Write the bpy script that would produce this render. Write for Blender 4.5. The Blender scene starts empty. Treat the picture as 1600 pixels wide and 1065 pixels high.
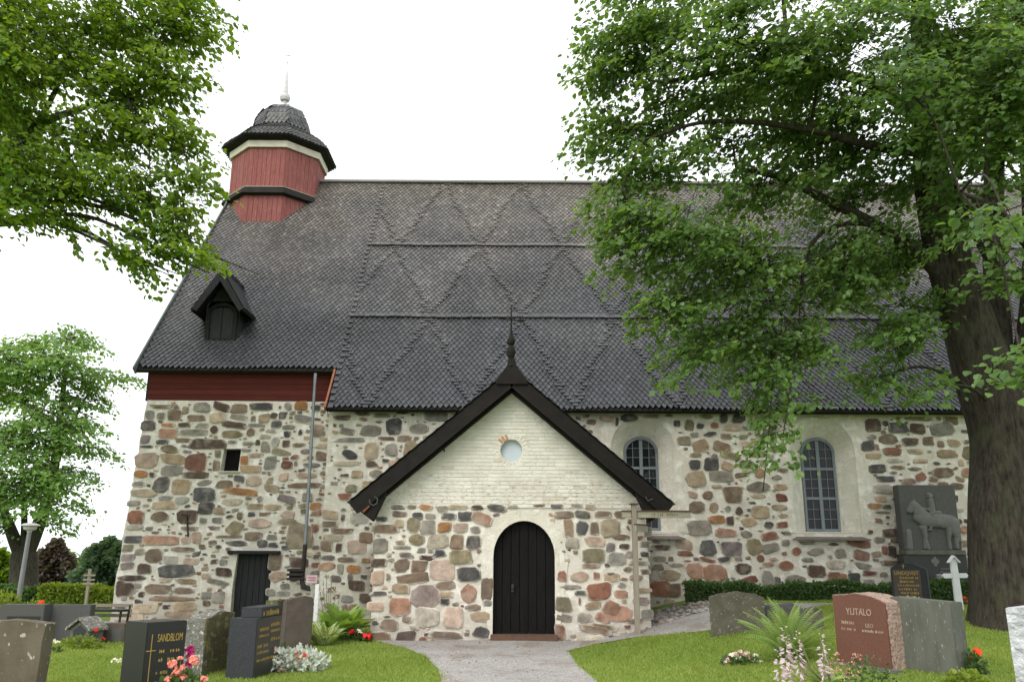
import bpy, bmesh, math, random
import numpy as np
from mathutils import Vector, Matrix, noise
from mathutils.geometry import delaunay_2d_cdt

# ---------------------------------------------------------------- camera, sky, sun, exposure
S = bpy.context.scene
COL = S.collection
FPX, PITCH, ROLL, EYE = 1330.0, math.radians(14.4), math.radians(0.3), 1.6
cd = bpy.data.cameras.new('camera'); cam = bpy.data.objects.new('camera', cd); COL.objects.link(cam)
cd.sensor_width = 36.0; cd.lens = FPX / 1600 * 36.0; cd.clip_end = 3000; cd.clip_start = 0.1
cam.matrix_world = Matrix.Translation((0, 0, EYE)) @ Matrix.Rotation(math.radians(90) + PITCH, 4, 'X') @ Matrix.Rotation(ROLL, 4, 'Z')
S.camera = cam
SUN_EL, SUN_AZ = math.radians(48), math.radians(205)     # azimuth clockwise from +Y: behind the camera, to its left
w = bpy.data.worlds.new('World'); S.world = w; w.use_nodes = True
nt = w.node_tree; nt.nodes.clear()
wo = nt.nodes.new('ShaderNodeOutputWorld'); bg = nt.nodes.new('ShaderNodeBackground')
sk = nt.nodes.new('ShaderNodeTexSky'); sk.sky_type = 'NISHITA'; sk.sun_disc = False
sk.sun_elevation = SUN_EL; sk.sun_rotation = SUN_AZ; sk.air_density = 1.0; sk.dust_density = 4.0; sk.ozone_density = 1.0
hs = nt.nodes.new('ShaderNodeHueSaturation'); hs.inputs['Saturation'].default_value = 0.25
mx = nt.nodes.new('ShaderNodeMix'); mx.data_type = 'RGBA'; mx.inputs[0].default_value = 0.80
mx.inputs[7].default_value = (9.6, 10.0, 10.2, 1)           # even cloud layer
bg.inputs['Strength'].default_value = 0.12
nt.links.new(sk.outputs[0], hs.inputs['Color']); nt.links.new(hs.outputs[0], mx.inputs[6])
nt.links.new(mx.outputs[2], bg.inputs['Color']); nt.links.new(bg.outputs[0], wo.inputs[0])
sd = bpy.data.lights.new('sun', 'SUN'); sun = bpy.data.objects.new('sun', sd); COL.objects.link(sun)
sd.energy = 1.3; sd.angle = math.radians(40); sd.color = (1.0, 0.95, 0.87)
sdir = Vector((math.sin(SUN_AZ) * math.cos(SUN_EL), math.cos(SUN_AZ) * math.cos(SUN_EL), math.sin(SUN_EL)))
sun.rotation_euler = sdir.to_track_quat('Z', 'Y').to_euler()
S.view_settings.view_transform = 'Standard'; S.view_settings.look = 'None'
S.view_settings.gamma = 1.0; S.view_settings.use_curve_mapping = False
S.view_settings.exposure = 0.74
S.cycles.max_bounces = 6; S.cycles.transparent_max_bounces = 4; S.cycles.diffuse_bounces = 3
S.cycles.use_denoising = True

R = random.Random(7)
NR = np.random.default_rng(11)
PI = math.pi

# ---------------------------------------------------------------- ground shape and sight lines
def sm(t):
    t = np.clip(t, 0, 1); return t * t * (3 - 2 * t)
def gz(x, y):
    x = np.asarray(x, float); y = np.asarray(y, float)
    z = sm((x - 1.2) / 4.0) * (0.26 + 0.44 * sm((y - 10) / 8.5))
    z = z - 7.0 * sm((y - 27) / 70.0) - 9 * sm((y - 90) / 300)
    return z + 0.012 * np.sin(x * 1.7 + y * 0.6) * np.sin(y * 1.3)
def g1(x, y): return float(gz(x, y))
CM = np.array(cam.matrix_world.to_3x3())
def ray(px, py): return CM @ np.array([(px - 800) / FPX, -(py - 532.5) / FPX, -1.0])
def at(px, py, Y):
    d = ray(px, py); t = Y / d[1]; return Vector((d[0] * t, Y, EYE + d[2] * t))
def mpp(p): return (p[1] * math.cos(PITCH) + (p[2] - EYE) * math.sin(PITCH)) / FPX
def hit(px, py):
    d = ray(px, py); a, b = 2.0, 120.0
    f = lambda t: EYE + d[2] * t - g1(d[0] * t, d[1] * t)
    t = a
    while t < b and f(t) > 0: t += 0.1
    lo, hi = t - 0.1, t
    for _ in range(30):
        m = (lo + hi) / 2
        if f(m) > 0: lo = m
        else: hi = m
    return Vector((d[0] * lo, d[1] * lo, g1(d[0] * lo, d[1] * lo)))

# ---------------------------------------------------------------- materials
def new_mat(name):
    m = bpy.data.materials.new(name); m.use_nodes = True
    nt = m.node_tree; b = nt.nodes['Principled BSDF']; return m, nt, b
def N(nt, typ, **kw):
    n = nt.nodes.new(typ)
    for k, v in kw.items():
        if k in n.inputs: n.inputs[k].default_value = v
        else: setattr(n, k, v)
    return n
def coords(nt, scale=(1, 1, 1)):
    tc = N(nt, 'ShaderNodeNewGeometry'); mp = N(nt, 'ShaderNodeMapping'); mp.inputs['Scale'].default_value = scale
    nt.links.new(tc.outputs['Position'], mp.inputs['Vector']); return mp.outputs[0]
def mixc(nt, fac, a, b, mode='MIX'):
    m = N(nt, 'ShaderNodeMix', data_type='RGBA', blend_type=mode)
    for i, v in ((0, fac), (6, a), (7, b)):
        if hasattr(v, 'is_output'): nt.links.new(v, m.inputs[i])
        elif i == 0: m.inputs[0].default_value = v
        else: m.inputs[i].default_value = (*v, 1) if len(v) == 3 else v
    return m.outputs[2]
def noise_tex(nt, scale, detail=5, vec=None, rough=0.6):
    n = N(nt, 'ShaderNodeTexNoise', Scale=scale, Detail=detail, Roughness=rough)
    nt.links.new(vec if vec is not None else coords(nt), n.inputs['Vector']); return n.outputs['Fac']
def ramp(nt, v, lo, hi, a=0.0, b=1.0):
    r = N(nt, 'ShaderNodeMapRange'); r.inputs[1].default_value = lo; r.inputs[2].default_value = hi
    r.inputs[3].default_value = a; r.inputs[4].default_value = b
    nt.links.new(v, r.inputs[0]); return r.outputs[0]
def bump(nt, b, h, strength=0.3, dist=0.02):
    n = N(nt, 'ShaderNodeBump', Strength=strength, Distance=dist)
    nt.links.new(h, n.inputs['Height']); nt.links.new(n.outputs[0], b.inputs['Normal'])
def mat(name, c1, c2=None, scale=6.0, rough=0.8, bmp=0.3, bscale=30.0, bdist=0.01, attr=False, stretch=(1, 1, 1), spec=0.3, metal=0.0,
        spots=None, lo=0.35, hi=0.65):
    m, nt, b = new_mat(name)
    v = coords(nt, stretch)
    c2 = c2 or tuple(x * 0.75 for x in c1)
    f = ramp(nt, noise_tex(nt, scale, 6, v), lo, hi)
    c = mixc(nt, f, c1, c2)
    if spots:                                             # (colour, scale, threshold)
        sp = ramp(nt, noise_tex(nt, spots[1], 3, v), spots[2], spots[2] + 0.05)
        c = mixc(nt, sp, c, spots[0])
    if attr:
        a = N(nt, 'ShaderNodeVertexColor', layer_name='col'); c = mixc(nt, 1.0, c, a.outputs[0], 'MULTIPLY')
    nt.links.new(c, b.inputs['Base Color'])
    b.inputs['Roughness'].default_value = rough; b.inputs['Metallic'].default_value = metal
    b.inputs['Specular IOR Level'].default_value = spec
    if bmp: bump(nt, b, noise_tex(nt, bscale, 6, v), bmp, bdist)
    return m
def leaf_mat(name, c1, c2, trans=0.45, rough=0.45, spec=0.35):
    m, nt, b = new_mat(name)
    a = N(nt, 'ShaderNodeVertexColor', layer_name='col')
    sep = N(nt, 'ShaderNodeSeparateColor'); nt.links.new(a.outputs[0], sep.inputs[0])
    c = mixc(nt, sep.outputs[0], c1, c2)
    nt.links.new(c, b.inputs['Base Color']); b.inputs['Roughness'].default_value = rough
    b.inputs['Specular IOR Level'].default_value = spec
    t = N(nt, 'ShaderNodeBsdfTranslucent')
    c3 = mixc(nt, 1.0, c, (1.9, 1.75, 0.8), 'MULTIPLY'); nt.links.new(c3, t.inputs['Color'])
    ms = N(nt, 'ShaderNodeMixShader'); ms.inputs[0].default_value = trans
    o = nt.nodes['Material Output']
    nt.links.new(b.outputs[0], ms.inputs[1]); nt.links.new(t.outputs[0], ms.inputs[2]); nt.links.new(ms.outputs[0], o.inputs[0])
    return m

M = {}
def mk_stone():
    m, nt, b = new_mat('field_stone'); v = coords(nt)
    a = N(nt, 'ShaderNodeVertexColor', layer_name='col')
    f = ramp(nt, noise_tex(nt, 5, 6, v), 0.3, 0.7, 0.62, 1.32)
    g = ramp(nt, noise_tex(nt, 70, 4, v), 0.3, 0.7, 0.72, 1.28)
    mu = N(nt, 'ShaderNodeMath', operation='MULTIPLY'); nt.links.new(f, mu.inputs[0]); nt.links.new(g, mu.inputs[1])
    c = mixc(nt, 1.0, a.outputs[0], mu.outputs[0], 'MULTIPLY')
    d = ramp(nt, noise_tex(nt, 3.1, 6, v), 0.52, 0.70, 0, 0.45)
    c = mixc(nt, d, c, (0.42, 0.37, 0.305))               # lime wash smeared over some faces
    c = mixc(nt, ramp(nt, noise_tex(nt, 9, 6, v), 0.62, 0.70, 0, 0.45), c, (0.07, 0.06, 0.045))
    nt.links.new(c, b.inputs['Base Color']); b.inputs['Roughness'].default_value = 0.85; b.inputs['Specular IOR Level'].default_value = 0.25
    bump(nt, b, noise_tex(nt, 26, 8, v, 0.7), 0.55, 0.02); return m
def mk_mortar(name, c1, c2, wash, stain=True):
    m, nt, b = new_mat(name); v = coords(nt)
    c = mixc(nt, ramp(nt, noise_tex(nt, 1.7, 6, v), 0.35, 0.65), c1, c2)
    c = mixc(nt, ramp(nt, noise_tex(nt, 4.5, 6, v), 0.5, 0.62), c, wash)
    c = mixc(nt, ramp(nt, noise_tex(nt, 38, 4, v), 0.60, 0.74, 0, 0.35), c, (0.20, 0.17, 0.13))
    st = noise_tex(nt, 3.0, 5, coords(nt, (2.2, 2.2, 0.35)))
    c = mixc(nt, ramp(nt, st, 0.56, 0.75, 0, 0.45), c, (0.36, 0.31, 0.24))
    if stain:                                             # rain splash and runoff stains beside the porch and at the foot of the walls
        g = N(nt, 'ShaderNodeNewGeometry'); sx = N(nt, 'ShaderNodeSeparateXYZ'); nt.links.new(g.outputs['Position'], sx.inputs[0])
        ab = N(nt, 'ShaderNodeMath', operation='ABSOLUTE'); nt.links.new(sx.outputs[0], ab.inputs[0])
        a1 = ramp(nt, ab.outputs[0], 4.3, 3.4); a2 = ramp(nt, sx.outputs[2], 2.1, 1.4)
        yb = ramp(nt, sx.outputs[1], 22.0, 22.3)
        p = N(nt, 'ShaderNodeMath', operation='MULTIPLY'); nt.links.new(a1, p.inputs[0]); nt.links.new(a2, p.inputs[1])
        p2 = N(nt, 'ShaderNodeMath', operation='MULTIPLY'); nt.links.new(p.outputs[0], p2.inputs[0]); nt.links.new(yb, p2.inputs[1])
        ft = ramp(nt, sx.outputs[2], 0.9, 0.0, 0, 0.55)
        nz = noise_tex(nt, 2.5, 6, v)
        q = N(nt, 'ShaderNodeMath', operation='MAXIMUM'); nt.links.new(p2.outputs[0], q.inputs[0]); nt.links.new(ft, q.inputs[1])
        q2 = N(nt, 'ShaderNodeMath', operation='MULTIPLY'); nt.links.new(q.outputs[0], q2.inputs[0]); nt.links.new(ramp(nt, nz, 0.25, 0.6, 0.3, 1.0), q2.inputs[1])
        c = mixc(nt, q2.outputs[0], c, (0.24, 0.195, 0.16))
    nt.links.new(c, b.inputs['Base Color']); b.inputs['Roughness'].default_value = 0.95; b.inputs['Specular IOR Level'].default_value = 0.1
    h = noise_tex(nt, 9, 8, v, 0.7); bump(nt, b, h, 0.8, 0.04); return m
def mk_brick():
    m, nt, b = new_mat('whitewashed_brick'); v = coords(nt)
    a = N(nt, 'ShaderNodeVertexColor', layer_name='col')
    c = mixc(nt, ramp(nt, noise_tex(nt, 2.0, 6, v), 0.35, 0.65), (0.71, 0.685, 0.615), (0.62, 0.585, 0.515))
    wear = noise_tex(nt, 7.0, 6, coords(nt, (1.3, 1, 4.5)), 0.75)
    g = N(nt, 'ShaderNodeNewGeometry'); sx = N(nt, 'ShaderNodeSeparateXYZ'); nt.links.new(g.outputs['Position'], sx.inputs[0])
    hi = ramp(nt, sx.outputs[2], 4.3, 3.0, -0.10, 0.045)
    ad = N(nt, 'ShaderNodeMath', operation='ADD'); nt.links.new(wear, ad.inputs[0]); nt.links.new(hi, ad.inputs[1])
    c = mixc(nt, ramp(nt, ad.outputs[0], 0.575, 0.66, 0, 0.8), c, (0.24, 0.165, 0.12))
    c = mixc(nt, ramp(nt, noise_tex(nt, 3.0, 4, v), 0.55, 0.7, 0, 0.5), c, (0.60, 0.52, 0.44))
    c = mixc(nt, 1.0, c, a.outputs[0], 'MULTIPLY')
    nt.links.new(c, b.inputs['Base Color']); b.inputs['Roughness'].default_value = 0.95; b.inputs['Specular IOR Level'].default_value = 0.1
    bump(nt, b, noise_tex(nt, 30, 8, v, 0.7), 0.6, 0.012); return m
def mk_shingle():
    m, nt, b = new_mat('tarred_shingle'); v = coords(nt)
    a = N(nt, 'ShaderNodeVertexColor', layer_name='col')
    f = ramp(nt, noise_tex(nt, 7, 5, coords(nt, (9, 1, 1))), 0.3, 0.7, 0.7, 1.3)
    c = mixc(nt, 1.0, a.outputs[0], f, 'MULTIPLY')
    nt.links.new(c, b.inputs['Base Color']); b.inputs['Roughness'].default_value = 0.52; b.inputs['Specular IOR Level'].default_value = 0.5
    bump(nt, b, noise_tex(nt, 14, 6, coords(nt, (6, 1, 1))), 0.35, 0.008); return m
def mk_bark(name, c1, c2):
    m, nt, b = new_mat(name); v = coords(nt, (1, 1, 0.22))
    n1 = noise_tex(nt, 16, 8, v, 0.7)
    c = mixc(nt, ramp(nt, n1, 0.35, 0.62), c1, c2)
    c = mixc(nt, ramp(nt, noise_tex(nt, 2.2, 5), 0.52, 0.7, 0, 0.55), c, (0.075, 0.085, 0.045))
    nt.links.new(c, b.inputs['Base Color']); b.inputs['Roughness'].default_value = 0.95; b.inputs['Specular IOR Level'].default_value = 0.15
    bump(nt, b, n1, 1.0, 0.06); return m
def mk_glass():
    m, nt, b = new_mat('old_window_glass'); v = coords(nt)
    b.inputs['Base Color'].default_value = (0.012, 0.014, 0.016, 1); b.inputs['Roughness'].default_value = 0.03
    b.inputs['IOR'].default_value = 1.45; b.inputs['Specular IOR Level'].default_value = 0.25
    bump(nt, b, noise_tex(nt, 5, 2, v), 0.15, 0.02); return m
def mk_lawn():
    m, nt, b = new_mat('lawn'); v = coords(nt)
    c = mixc(nt, ramp(nt, noise_tex(nt, 0.9, 5, v), 0.35, 0.65), (0.12, 0.195, 0.03), (0.16, 0.24, 0.04))
    c = mixc(nt, ramp(nt, noise_tex(nt, 14, 5, v), 0.5, 0.75, 0, 0.6), c, (0.06, 0.105, 0.016))
    nt.links.new(c, b.inputs['Base Color']); b.inputs['Roughness'].default_value = 0.95; b.inputs['Specular IOR Level'].default_value = 0.1
    bump(nt, b, noise_tex(nt, 60, 4, v), 0.6, 0.03); return m
def mk_path():
    m, nt, b = new_mat('gravel_path'); v = coords(nt)
    c = mixc(nt, ramp(nt, noise_tex(nt, 0.8, 5, v), 0.35, 0.65), (0.325, 0.305, 0.29), (0.26, 0.243, 0.23))
    vo = N(nt, 'ShaderNodeTexVoronoi', Scale=55.0); nt.links.new(v, vo.inputs['Vector'])
    sp = N(nt, 'ShaderNodeSeparateColor'); nt.links.new(vo.outputs['Color'], sp.inputs[0])
    c = mixc(nt, 1.0, c, ramp(nt, sp.outputs[0], 0, 1, 0.6, 1.35), 'MULTIPLY')
    c = mixc(nt, ramp(nt, noise_tex(nt, 1.6, 4, coords(nt, (1.0, 0.5, 1))), 0.52, 0.66, 0, 0.7), c, (0.19, 0.15, 0.12))
    nt.links.new(c, b.inputs['Base Color']); b.inputs['Roughness'].default_value = 0.9; b.inputs['Specular IOR Level'].default_value = 0.2
    bump(nt, b, vo.outputs['Distance'], 0.5, 0.01); return m

M['stone'] = mk_stone()
M['mortar'] = mk_mortar('mortar', (0.65, 0.61, 0.54), (0.56, 0.515, 0.445), (0.74, 0.71, 0.65))
M['lime'] = mk_mortar('lime_plaster', (0.66, 0.625, 0.545), (0.60, 0.56, 0.48), (0.72, 0.69, 0.62), False)
M['brick'] = mk_brick(); M['shingle'] = mk_shingle()
M['tar'] = mat('tarred_wood', (0.011, 0.0092, 0.0082), (0.018, 0.015, 0.013), 5, 0.8, 0.4, 18, 0.01, stretch=(1, 1, 1), spec=0.2)
M['door'] = mat('black_door_wood', (0.005, 0.0048, 0.0048), (0.010, 0.009, 0.0085), 7, 0.8, 0.25, 16, 0.004, stretch=(6, 6, 0.5), spec=0.12,
                spots=((0.075, 0.06, 0.05), 30, 0.68))
M['oldwood'] = mat('grey_black_wood', (0.020, 0.021, 0.023), (0.038, 0.038, 0.039), 9, 0.9, 0.3, 20, 0.005, stretch=(7, 7, 0.4), spec=0.12)
M['falu'] = mat('falu_red_paint', (0.20, 0.066, 0.06), (0.245, 0.092, 0.083), 4, 0.9, 0.5, 22, 0.008, stretch=(7, 7, 0.5), spec=0.15,
                spots=((0.31, 0.17, 0.15), 9, 0.60), attr=True)
M['redboard'] = mat('dark_red_boards', (0.105, 0.025, 0.019), (0.08, 0.019, 0.016), 4, 0.85, 0.4, 22, 0.008, stretch=(0.4, 6, 6), spec=0.15, attr=True)  # red slightly darkened for the shade under the west eave
M['cream'] = mat('cream_paint', (0.60, 0.56, 0.46), (0.50, 0.46, 0.37), 5, 0.7, 0.2)
M['ridge'] = mat('grey_ridge_board', (0.20, 0.19, 0.175), (0.28, 0.265, 0.245), 3, 0.8, 0.4, 20, stretch=(0.4, 4, 4))
M['verge'] = mat('verge_board', (0.10, 0.12, 0.11), (0.15, 0.165, 0.15), 3, 0.7, 0.3)
M['zinc'] = mat('zinc_pipe', (0.22, 0.25, 0.26), (0.17, 0.19, 0.20), 5, 0.45, 0.1, metal=0.5, spec=0.5)
M['spire'] = mat('pale_spire_metal', (0.55, 0.54, 0.54), (0.42, 0.40, 0.40), 9, 0.5, 0.2)
M['grey_iron'] = mat('grey_iron', (0.10, 0.10, 0.10), (0.07, 0.065, 0.06), 12, 0.7, 0.2)
M['iron'] = mat('black_iron', (0.022, 0.021, 0.021), (0.05, 0.035, 0.028), 12, 0.6, 0.3, metal=0.3)
M['rust_and_sunlit'] = mat('rust_strap', (0.33, 0.12, 0.05), (0.22, 0.08, 0.04), 14, 0.7, 0.2)  # rust; also the painted sunlit orange of the red verge board
M['frame'] = mat('blue_grey_paint', (0.155, 0.18, 0.195), (0.185, 0.21, 0.225), 4, 0.55, 0.2)
M['sill'] = mat('sill_sheet', (0.12, 0.10, 0.092), (0.16, 0.13, 0.12), 5, 0.6, 0.3)
M['glass'] = mk_glass()
M['oculus'] = mat('pale_glass_disc', (0.47, 0.53, 0.58), (0.43, 0.49, 0.54), 3, 0.35, 0.05, spec=0.5)  # opaque pale blue colour for the glass of the round window
M['lawn'] = mk_lawn(); M['path'] = mk_path()
M['field'] = mat('far_field', (0.10, 0.15, 0.05), (0.16, 0.19, 0.08), 0.02, 0.95, 0)
M['soil'] = mat('soil', (0.055, 0.042, 0.03), (0.09, 0.07, 0.05), 8, 0.95, 0.8, 40, 0.03)
M['lime_bark'] = mk_bark('lime_bark', (0.020, 0.0165, 0.013), (0.074, 0.062, 0.049))
M['bark'] = mk_bark('maple_bark', (0.035, 0.03, 0.026), (0.085, 0.075, 0.062))
M['blackgran'] = mat('polished_black_granite', (0.020, 0.020, 0.021), (0.032, 0.031, 0.031), 60, 0.3, 0, spec=0.3)
M['blackrough'] = mat('sawn_black_granite', (0.028, 0.03, 0.034), (0.045, 0.047, 0.052), 40, 0.7, 0.2, 60, 0.004, spec=0.2)
M['redgran'] = mat('polished_red_granite', (0.155, 0.067, 0.046), (0.115, 0.05, 0.036), 45, 0.4, 0, spec=0.25)
M['redrough'] = mat('rough_red_granite', (0.40, 0.29, 0.235), (0.27, 0.19, 0.155), 18, 0.9, 1.0, 14, 0.05, spots=((0.06, 0.05, 0.045), 22, 0.62))
M['greygran'] = mat('grey_granite', (0.065, 0.064, 0.062), (0.09, 0.088, 0.085), 50, 0.7, 0.25, 60, 0.004)
M['greygran2'] = mat('pale_sawn_granite', (0.22, 0.21, 0.22), (0.27, 0.26, 0.265), 30, 0.85, 0.5, 40, 0.01)
M['whitegran'] = mat('white_rough_granite', (0.62, 0.62, 0.66), (0.42, 0.42, 0.46), 14, 0.9, 1.0, 12, 0.08)
M['lichen'] = mat('lichened_stone', (0.125, 0.105, 0.078), (0.085, 0.068, 0.045), 3.5, 0.95, 0.5, 30, 0.012, spots=((0.36, 0.34, 0.29), 17, 0.63), stretch=(1, 1, 0.8))
M['lichen2'] = mat('lichen_rough_stone', (0.19, 0.185, 0.165), (0.12, 0.11, 0.09), 6, 0.95, 1.0, 16, 0.04, spots=((0.42, 0.42, 0.39), 20, 0.58))
M['mossy'] = mat('mossy_stone', (0.105, 0.10, 0.045), (0.07, 0.062, 0.035), 5, 0.95, 0.7, 24, 0.02, spots=((0.18, 0.165, 0.07), 9, 0.56))
M['speck'] = mat('speckled_mossy_granite', (0.105, 0.098, 0.07), (0.072, 0.067, 0.05), 6, 0.95, 0.6, 30, 0.015, spots=((0.30, 0.29, 0.24), 26, 0.62))
M['slab'] = mat('weathered_grey_slab', (0.115, 0.118, 0.098), (0.085, 0.088, 0.072), 4, 0.85, 0.4, 40, 0.008, stretch=(2, 2, 0.5), spots=((0.27, 0.27, 0.24), 24, 0.64))
M['brownst'] = mat('brown_headstone', (0.105, 0.082, 0.068), (0.075, 0.06, 0.05), 6, 0.9, 0.5, 25, 0.012)
M['gold'] = mat('gilt_lettering', (0.46, 0.32, 0.085), (0.40, 0.27, 0.07), 10, 0.45, 0, metal=0.4)
M['paleletter'] = mat('pale_lettering', (0.42, 0.31, 0.24), None, 10, 0.7, 0)
M['relief'] = mat('monument_granite', (0.14, 0.138, 0.13), (0.17, 0.167, 0.158), 12, 0.85, 0.3, 50, 0.006, attr=True)
M['white'] = mat('white_paint', (0.76, 0.77, 0.78), (0.68, 0.69, 0.70), 5, 0.5, 0.1)
M['postwood'] = mat('weathered_post', (0.235, 0.20, 0.16), (0.30, 0.265, 0.215), 7, 0.85, 0.4, 22, 0.006, stretch=(5, 5, 0.5))
M['signwood'] = mat('pale_sign_board', (0.38, 0.345, 0.265), (0.31, 0.28, 0.205), 7, 0.85, 0.3, 22, 0.006, stretch=(0.5, 5, 5))
M['brownwood'] = mat('brown_trim_wood', (0.115, 0.065, 0.04), (0.085, 0.05, 0.035), 7, 0.8, 0.3)
M['signtext'] = mat('faded_sign_lettering', (0.20, 0.165, 0.11), None, 6, 0.9, 0)
M['pinkplate'] = mat('pale_pink_plate', (0.55, 0.42, 0.45), None, 6, 0.5, 0)
M['plateink'] = mat('plate_print', (0.45, 0.12, 0.16), None, 6, 0.5, 0)
M['lampgrey'] = mat('lamp_grey_metal', (0.24, 0.24, 0.26), (0.20, 0.20, 0.22), 6, 0.45, 0, metal=0.2)
M['lampwhite'] = mat('lamp_hood', (0.50, 0.49, 0.47), None, 6, 0.4, 0)
M['pebble'] = mat('pebble', (1, 1, 1), (0.75, 0.75, 0.75), 25, 0.85, 0.3, 60, 0.004, attr=True)
M['stem'] = leaf_mat('plant_stem', (0.10, 0.15, 0.04), (0.16, 0.2, 0.07), 0.2)
M['grass'] = leaf_mat('grass_blade', (0.15, 0.215, 0.042), (0.275, 0.335, 0.09), 0.35, 0.6, 0.2)
M['lime_leaf'] = leaf_mat('lime_leaf', (0.062, 0.122, 0.034), (0.165, 0.265, 0.078), 0.5, 0.38, 0.4)
M['maple_leaf'] = leaf_mat('maple_leaf', (0.066, 0.135, 0.014), (0.18, 0.275, 0.032), 0.5, 0.45, 0.3)
M['far_leaf'] = leaf_mat('pale_tree_leaf', (0.095, 0.19, 0.045), (0.19, 0.31, 0.085), 0.45, 0.5, 0.3)
M['purple_leaf'] = leaf_mat('purple_leaf', (0.075, 0.06, 0.062), (0.14, 0.115, 0.11), 0.3, 0.5, 0.3)
M['blue_leaf'] = leaf_mat('blue_green_leaf', (0.07, 0.125, 0.078), (0.12, 0.19, 0.115), 0.3, 0.5, 0.3)
M['hedge_leaf'] = leaf_mat('hedge_leaf', (0.038, 0.085, 0.024), (0.085, 0.15, 0.042), 0.3, 0.45, 0.3)
M['yellow_leaf'] = leaf_mat('yellow_green_leaf', (0.105, 0.165, 0.016), (0.21, 0.27, 0.035), 0.35, 0.5, 0.3)
M['hosta'] = leaf_mat('hosta_leaf', (0.16, 0.28, 0.055), (0.27, 0.39, 0.10), 0.3, 0.4, 0.4)
M['varieg'] = leaf_mat('variegated_leaf', (0.16, 0.26, 0.07), (0.62, 0.66, 0.42), 0.3, 0.45, 0.4)
M['fern'] = leaf_mat('fern_frond', (0.17, 0.26, 0.07), (0.28, 0.37, 0.125), 0.35, 0.5, 0.3)
M['silver'] = leaf_mat('silver_leaf', (0.36, 0.40, 0.36), (0.60, 0.63, 0.60), 0.15, 0.8, 0.1)
M['darkleaf'] = leaf_mat('dark_bedding_leaf', (0.04, 0.085, 0.025), (0.085, 0.14, 0.05), 0.3, 0.5, 0.3)
def petal(name, c, c2=None): return leaf_mat(name, c, c2 or tuple(min(1, x * 1.25) for x in c), 0.25, 0.6, 0.2)
M['coral'] = petal('coral_petal', (0.75, 0.23, 0.20), (0.85, 0.42, 0.38)); M['red'] = petal('red_petal', (0.62, 0.035, 0.03)); M['magenta'] = petal('magenta_petal', (0.50, 0.03, 0.22))
M['whitepetal'] = petal('white_petal', (0.72, 0.71, 0.66), (0.8, 0.8, 0.78)); M['lilac'] = petal('lilac_petal', (0.52, 0.40, 0.53), (0.74, 0.66, 0.73))
M['pinkwhite'] = petal('pink_white_petal', (0.62, 0.25, 0.38), (0.80, 0.72, 0.70)); M['fuchsia'] = petal('fuchsia_petal', (0.42, 0.10, 0.14), (0.66, 0.52, 0.42))
M['orange'] = petal('orange_red_petal', (0.80, 0.09, 0.03))

# ---------------------------------------------------------------- object helpers
def tag(o, label=None, cat=None, group=None, kind=None):
    if label: o['label'] = label
    if cat: o['category'] = cat
    if group: o['group'] = group
    if kind: o['kind'] = kind
    return o
def thing(name, label, cat, loc, group=None):
    o = bpy.data.objects.new(name, None); COL.objects.link(o); o.location = loc; o.empty_display_size = 0.2
    return tag(o, label, cat, group)
def root_loc(p):
    while p.parent: p = p.parent
    return np.array(p.location[:])
def np_mesh(name, V, F, m, parent=None, col=None, smooth=False):
    """V (n,3) world coordinates; F list of index tuples or (k,f) int array; col per-vertex rgb"""
    V = np.asarray(V, np.float32)
    if parent is not None: V = V - root_loc(parent).astype(np.float32)
    me = bpy.data.meshes.new(name)
    if isinstance(F, np.ndarray):
        fl = F.astype(np.int32).ravel(); st = np.arange(len(F), dtype=np.int32) * F.shape[1]
    else:
        fl = np.fromiter((i for f in F for i in f), np.int32); ln = np.fromiter((len(f) for f in F), np.int32)
        st = np.concatenate([[0], np.cumsum(ln)[:-1]]).astype(np.int32)
    me.vertices.add(len(V)); me.vertices.foreach_set('co', V.ravel())
    me.loops.add(len(fl)); me.loops.foreach_set('vertex_index', fl)
    me.polygons.add(len(st)); me.polygons.foreach_set('loop_start', st)
    me.update(calc_edges=True)
    me.polygons.foreach_set('use_smooth', np.full(len(st), bool(smooth)))
    if col is None: col = np.ones((len(V), 3))
    c = np.ones((len(V), 4), np.float32); c[:, :3] = col
    a = me.color_attributes.new('col', 'FLOAT_COLOR', 'POINT'); a.data.foreach_set('color', c.ravel())
    if m: me.materials.append(m)
    o = bpy.data.objects.new(name, me); COL.objects.link(o)
    if parent is not None: o.parent = parent
    return o
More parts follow.
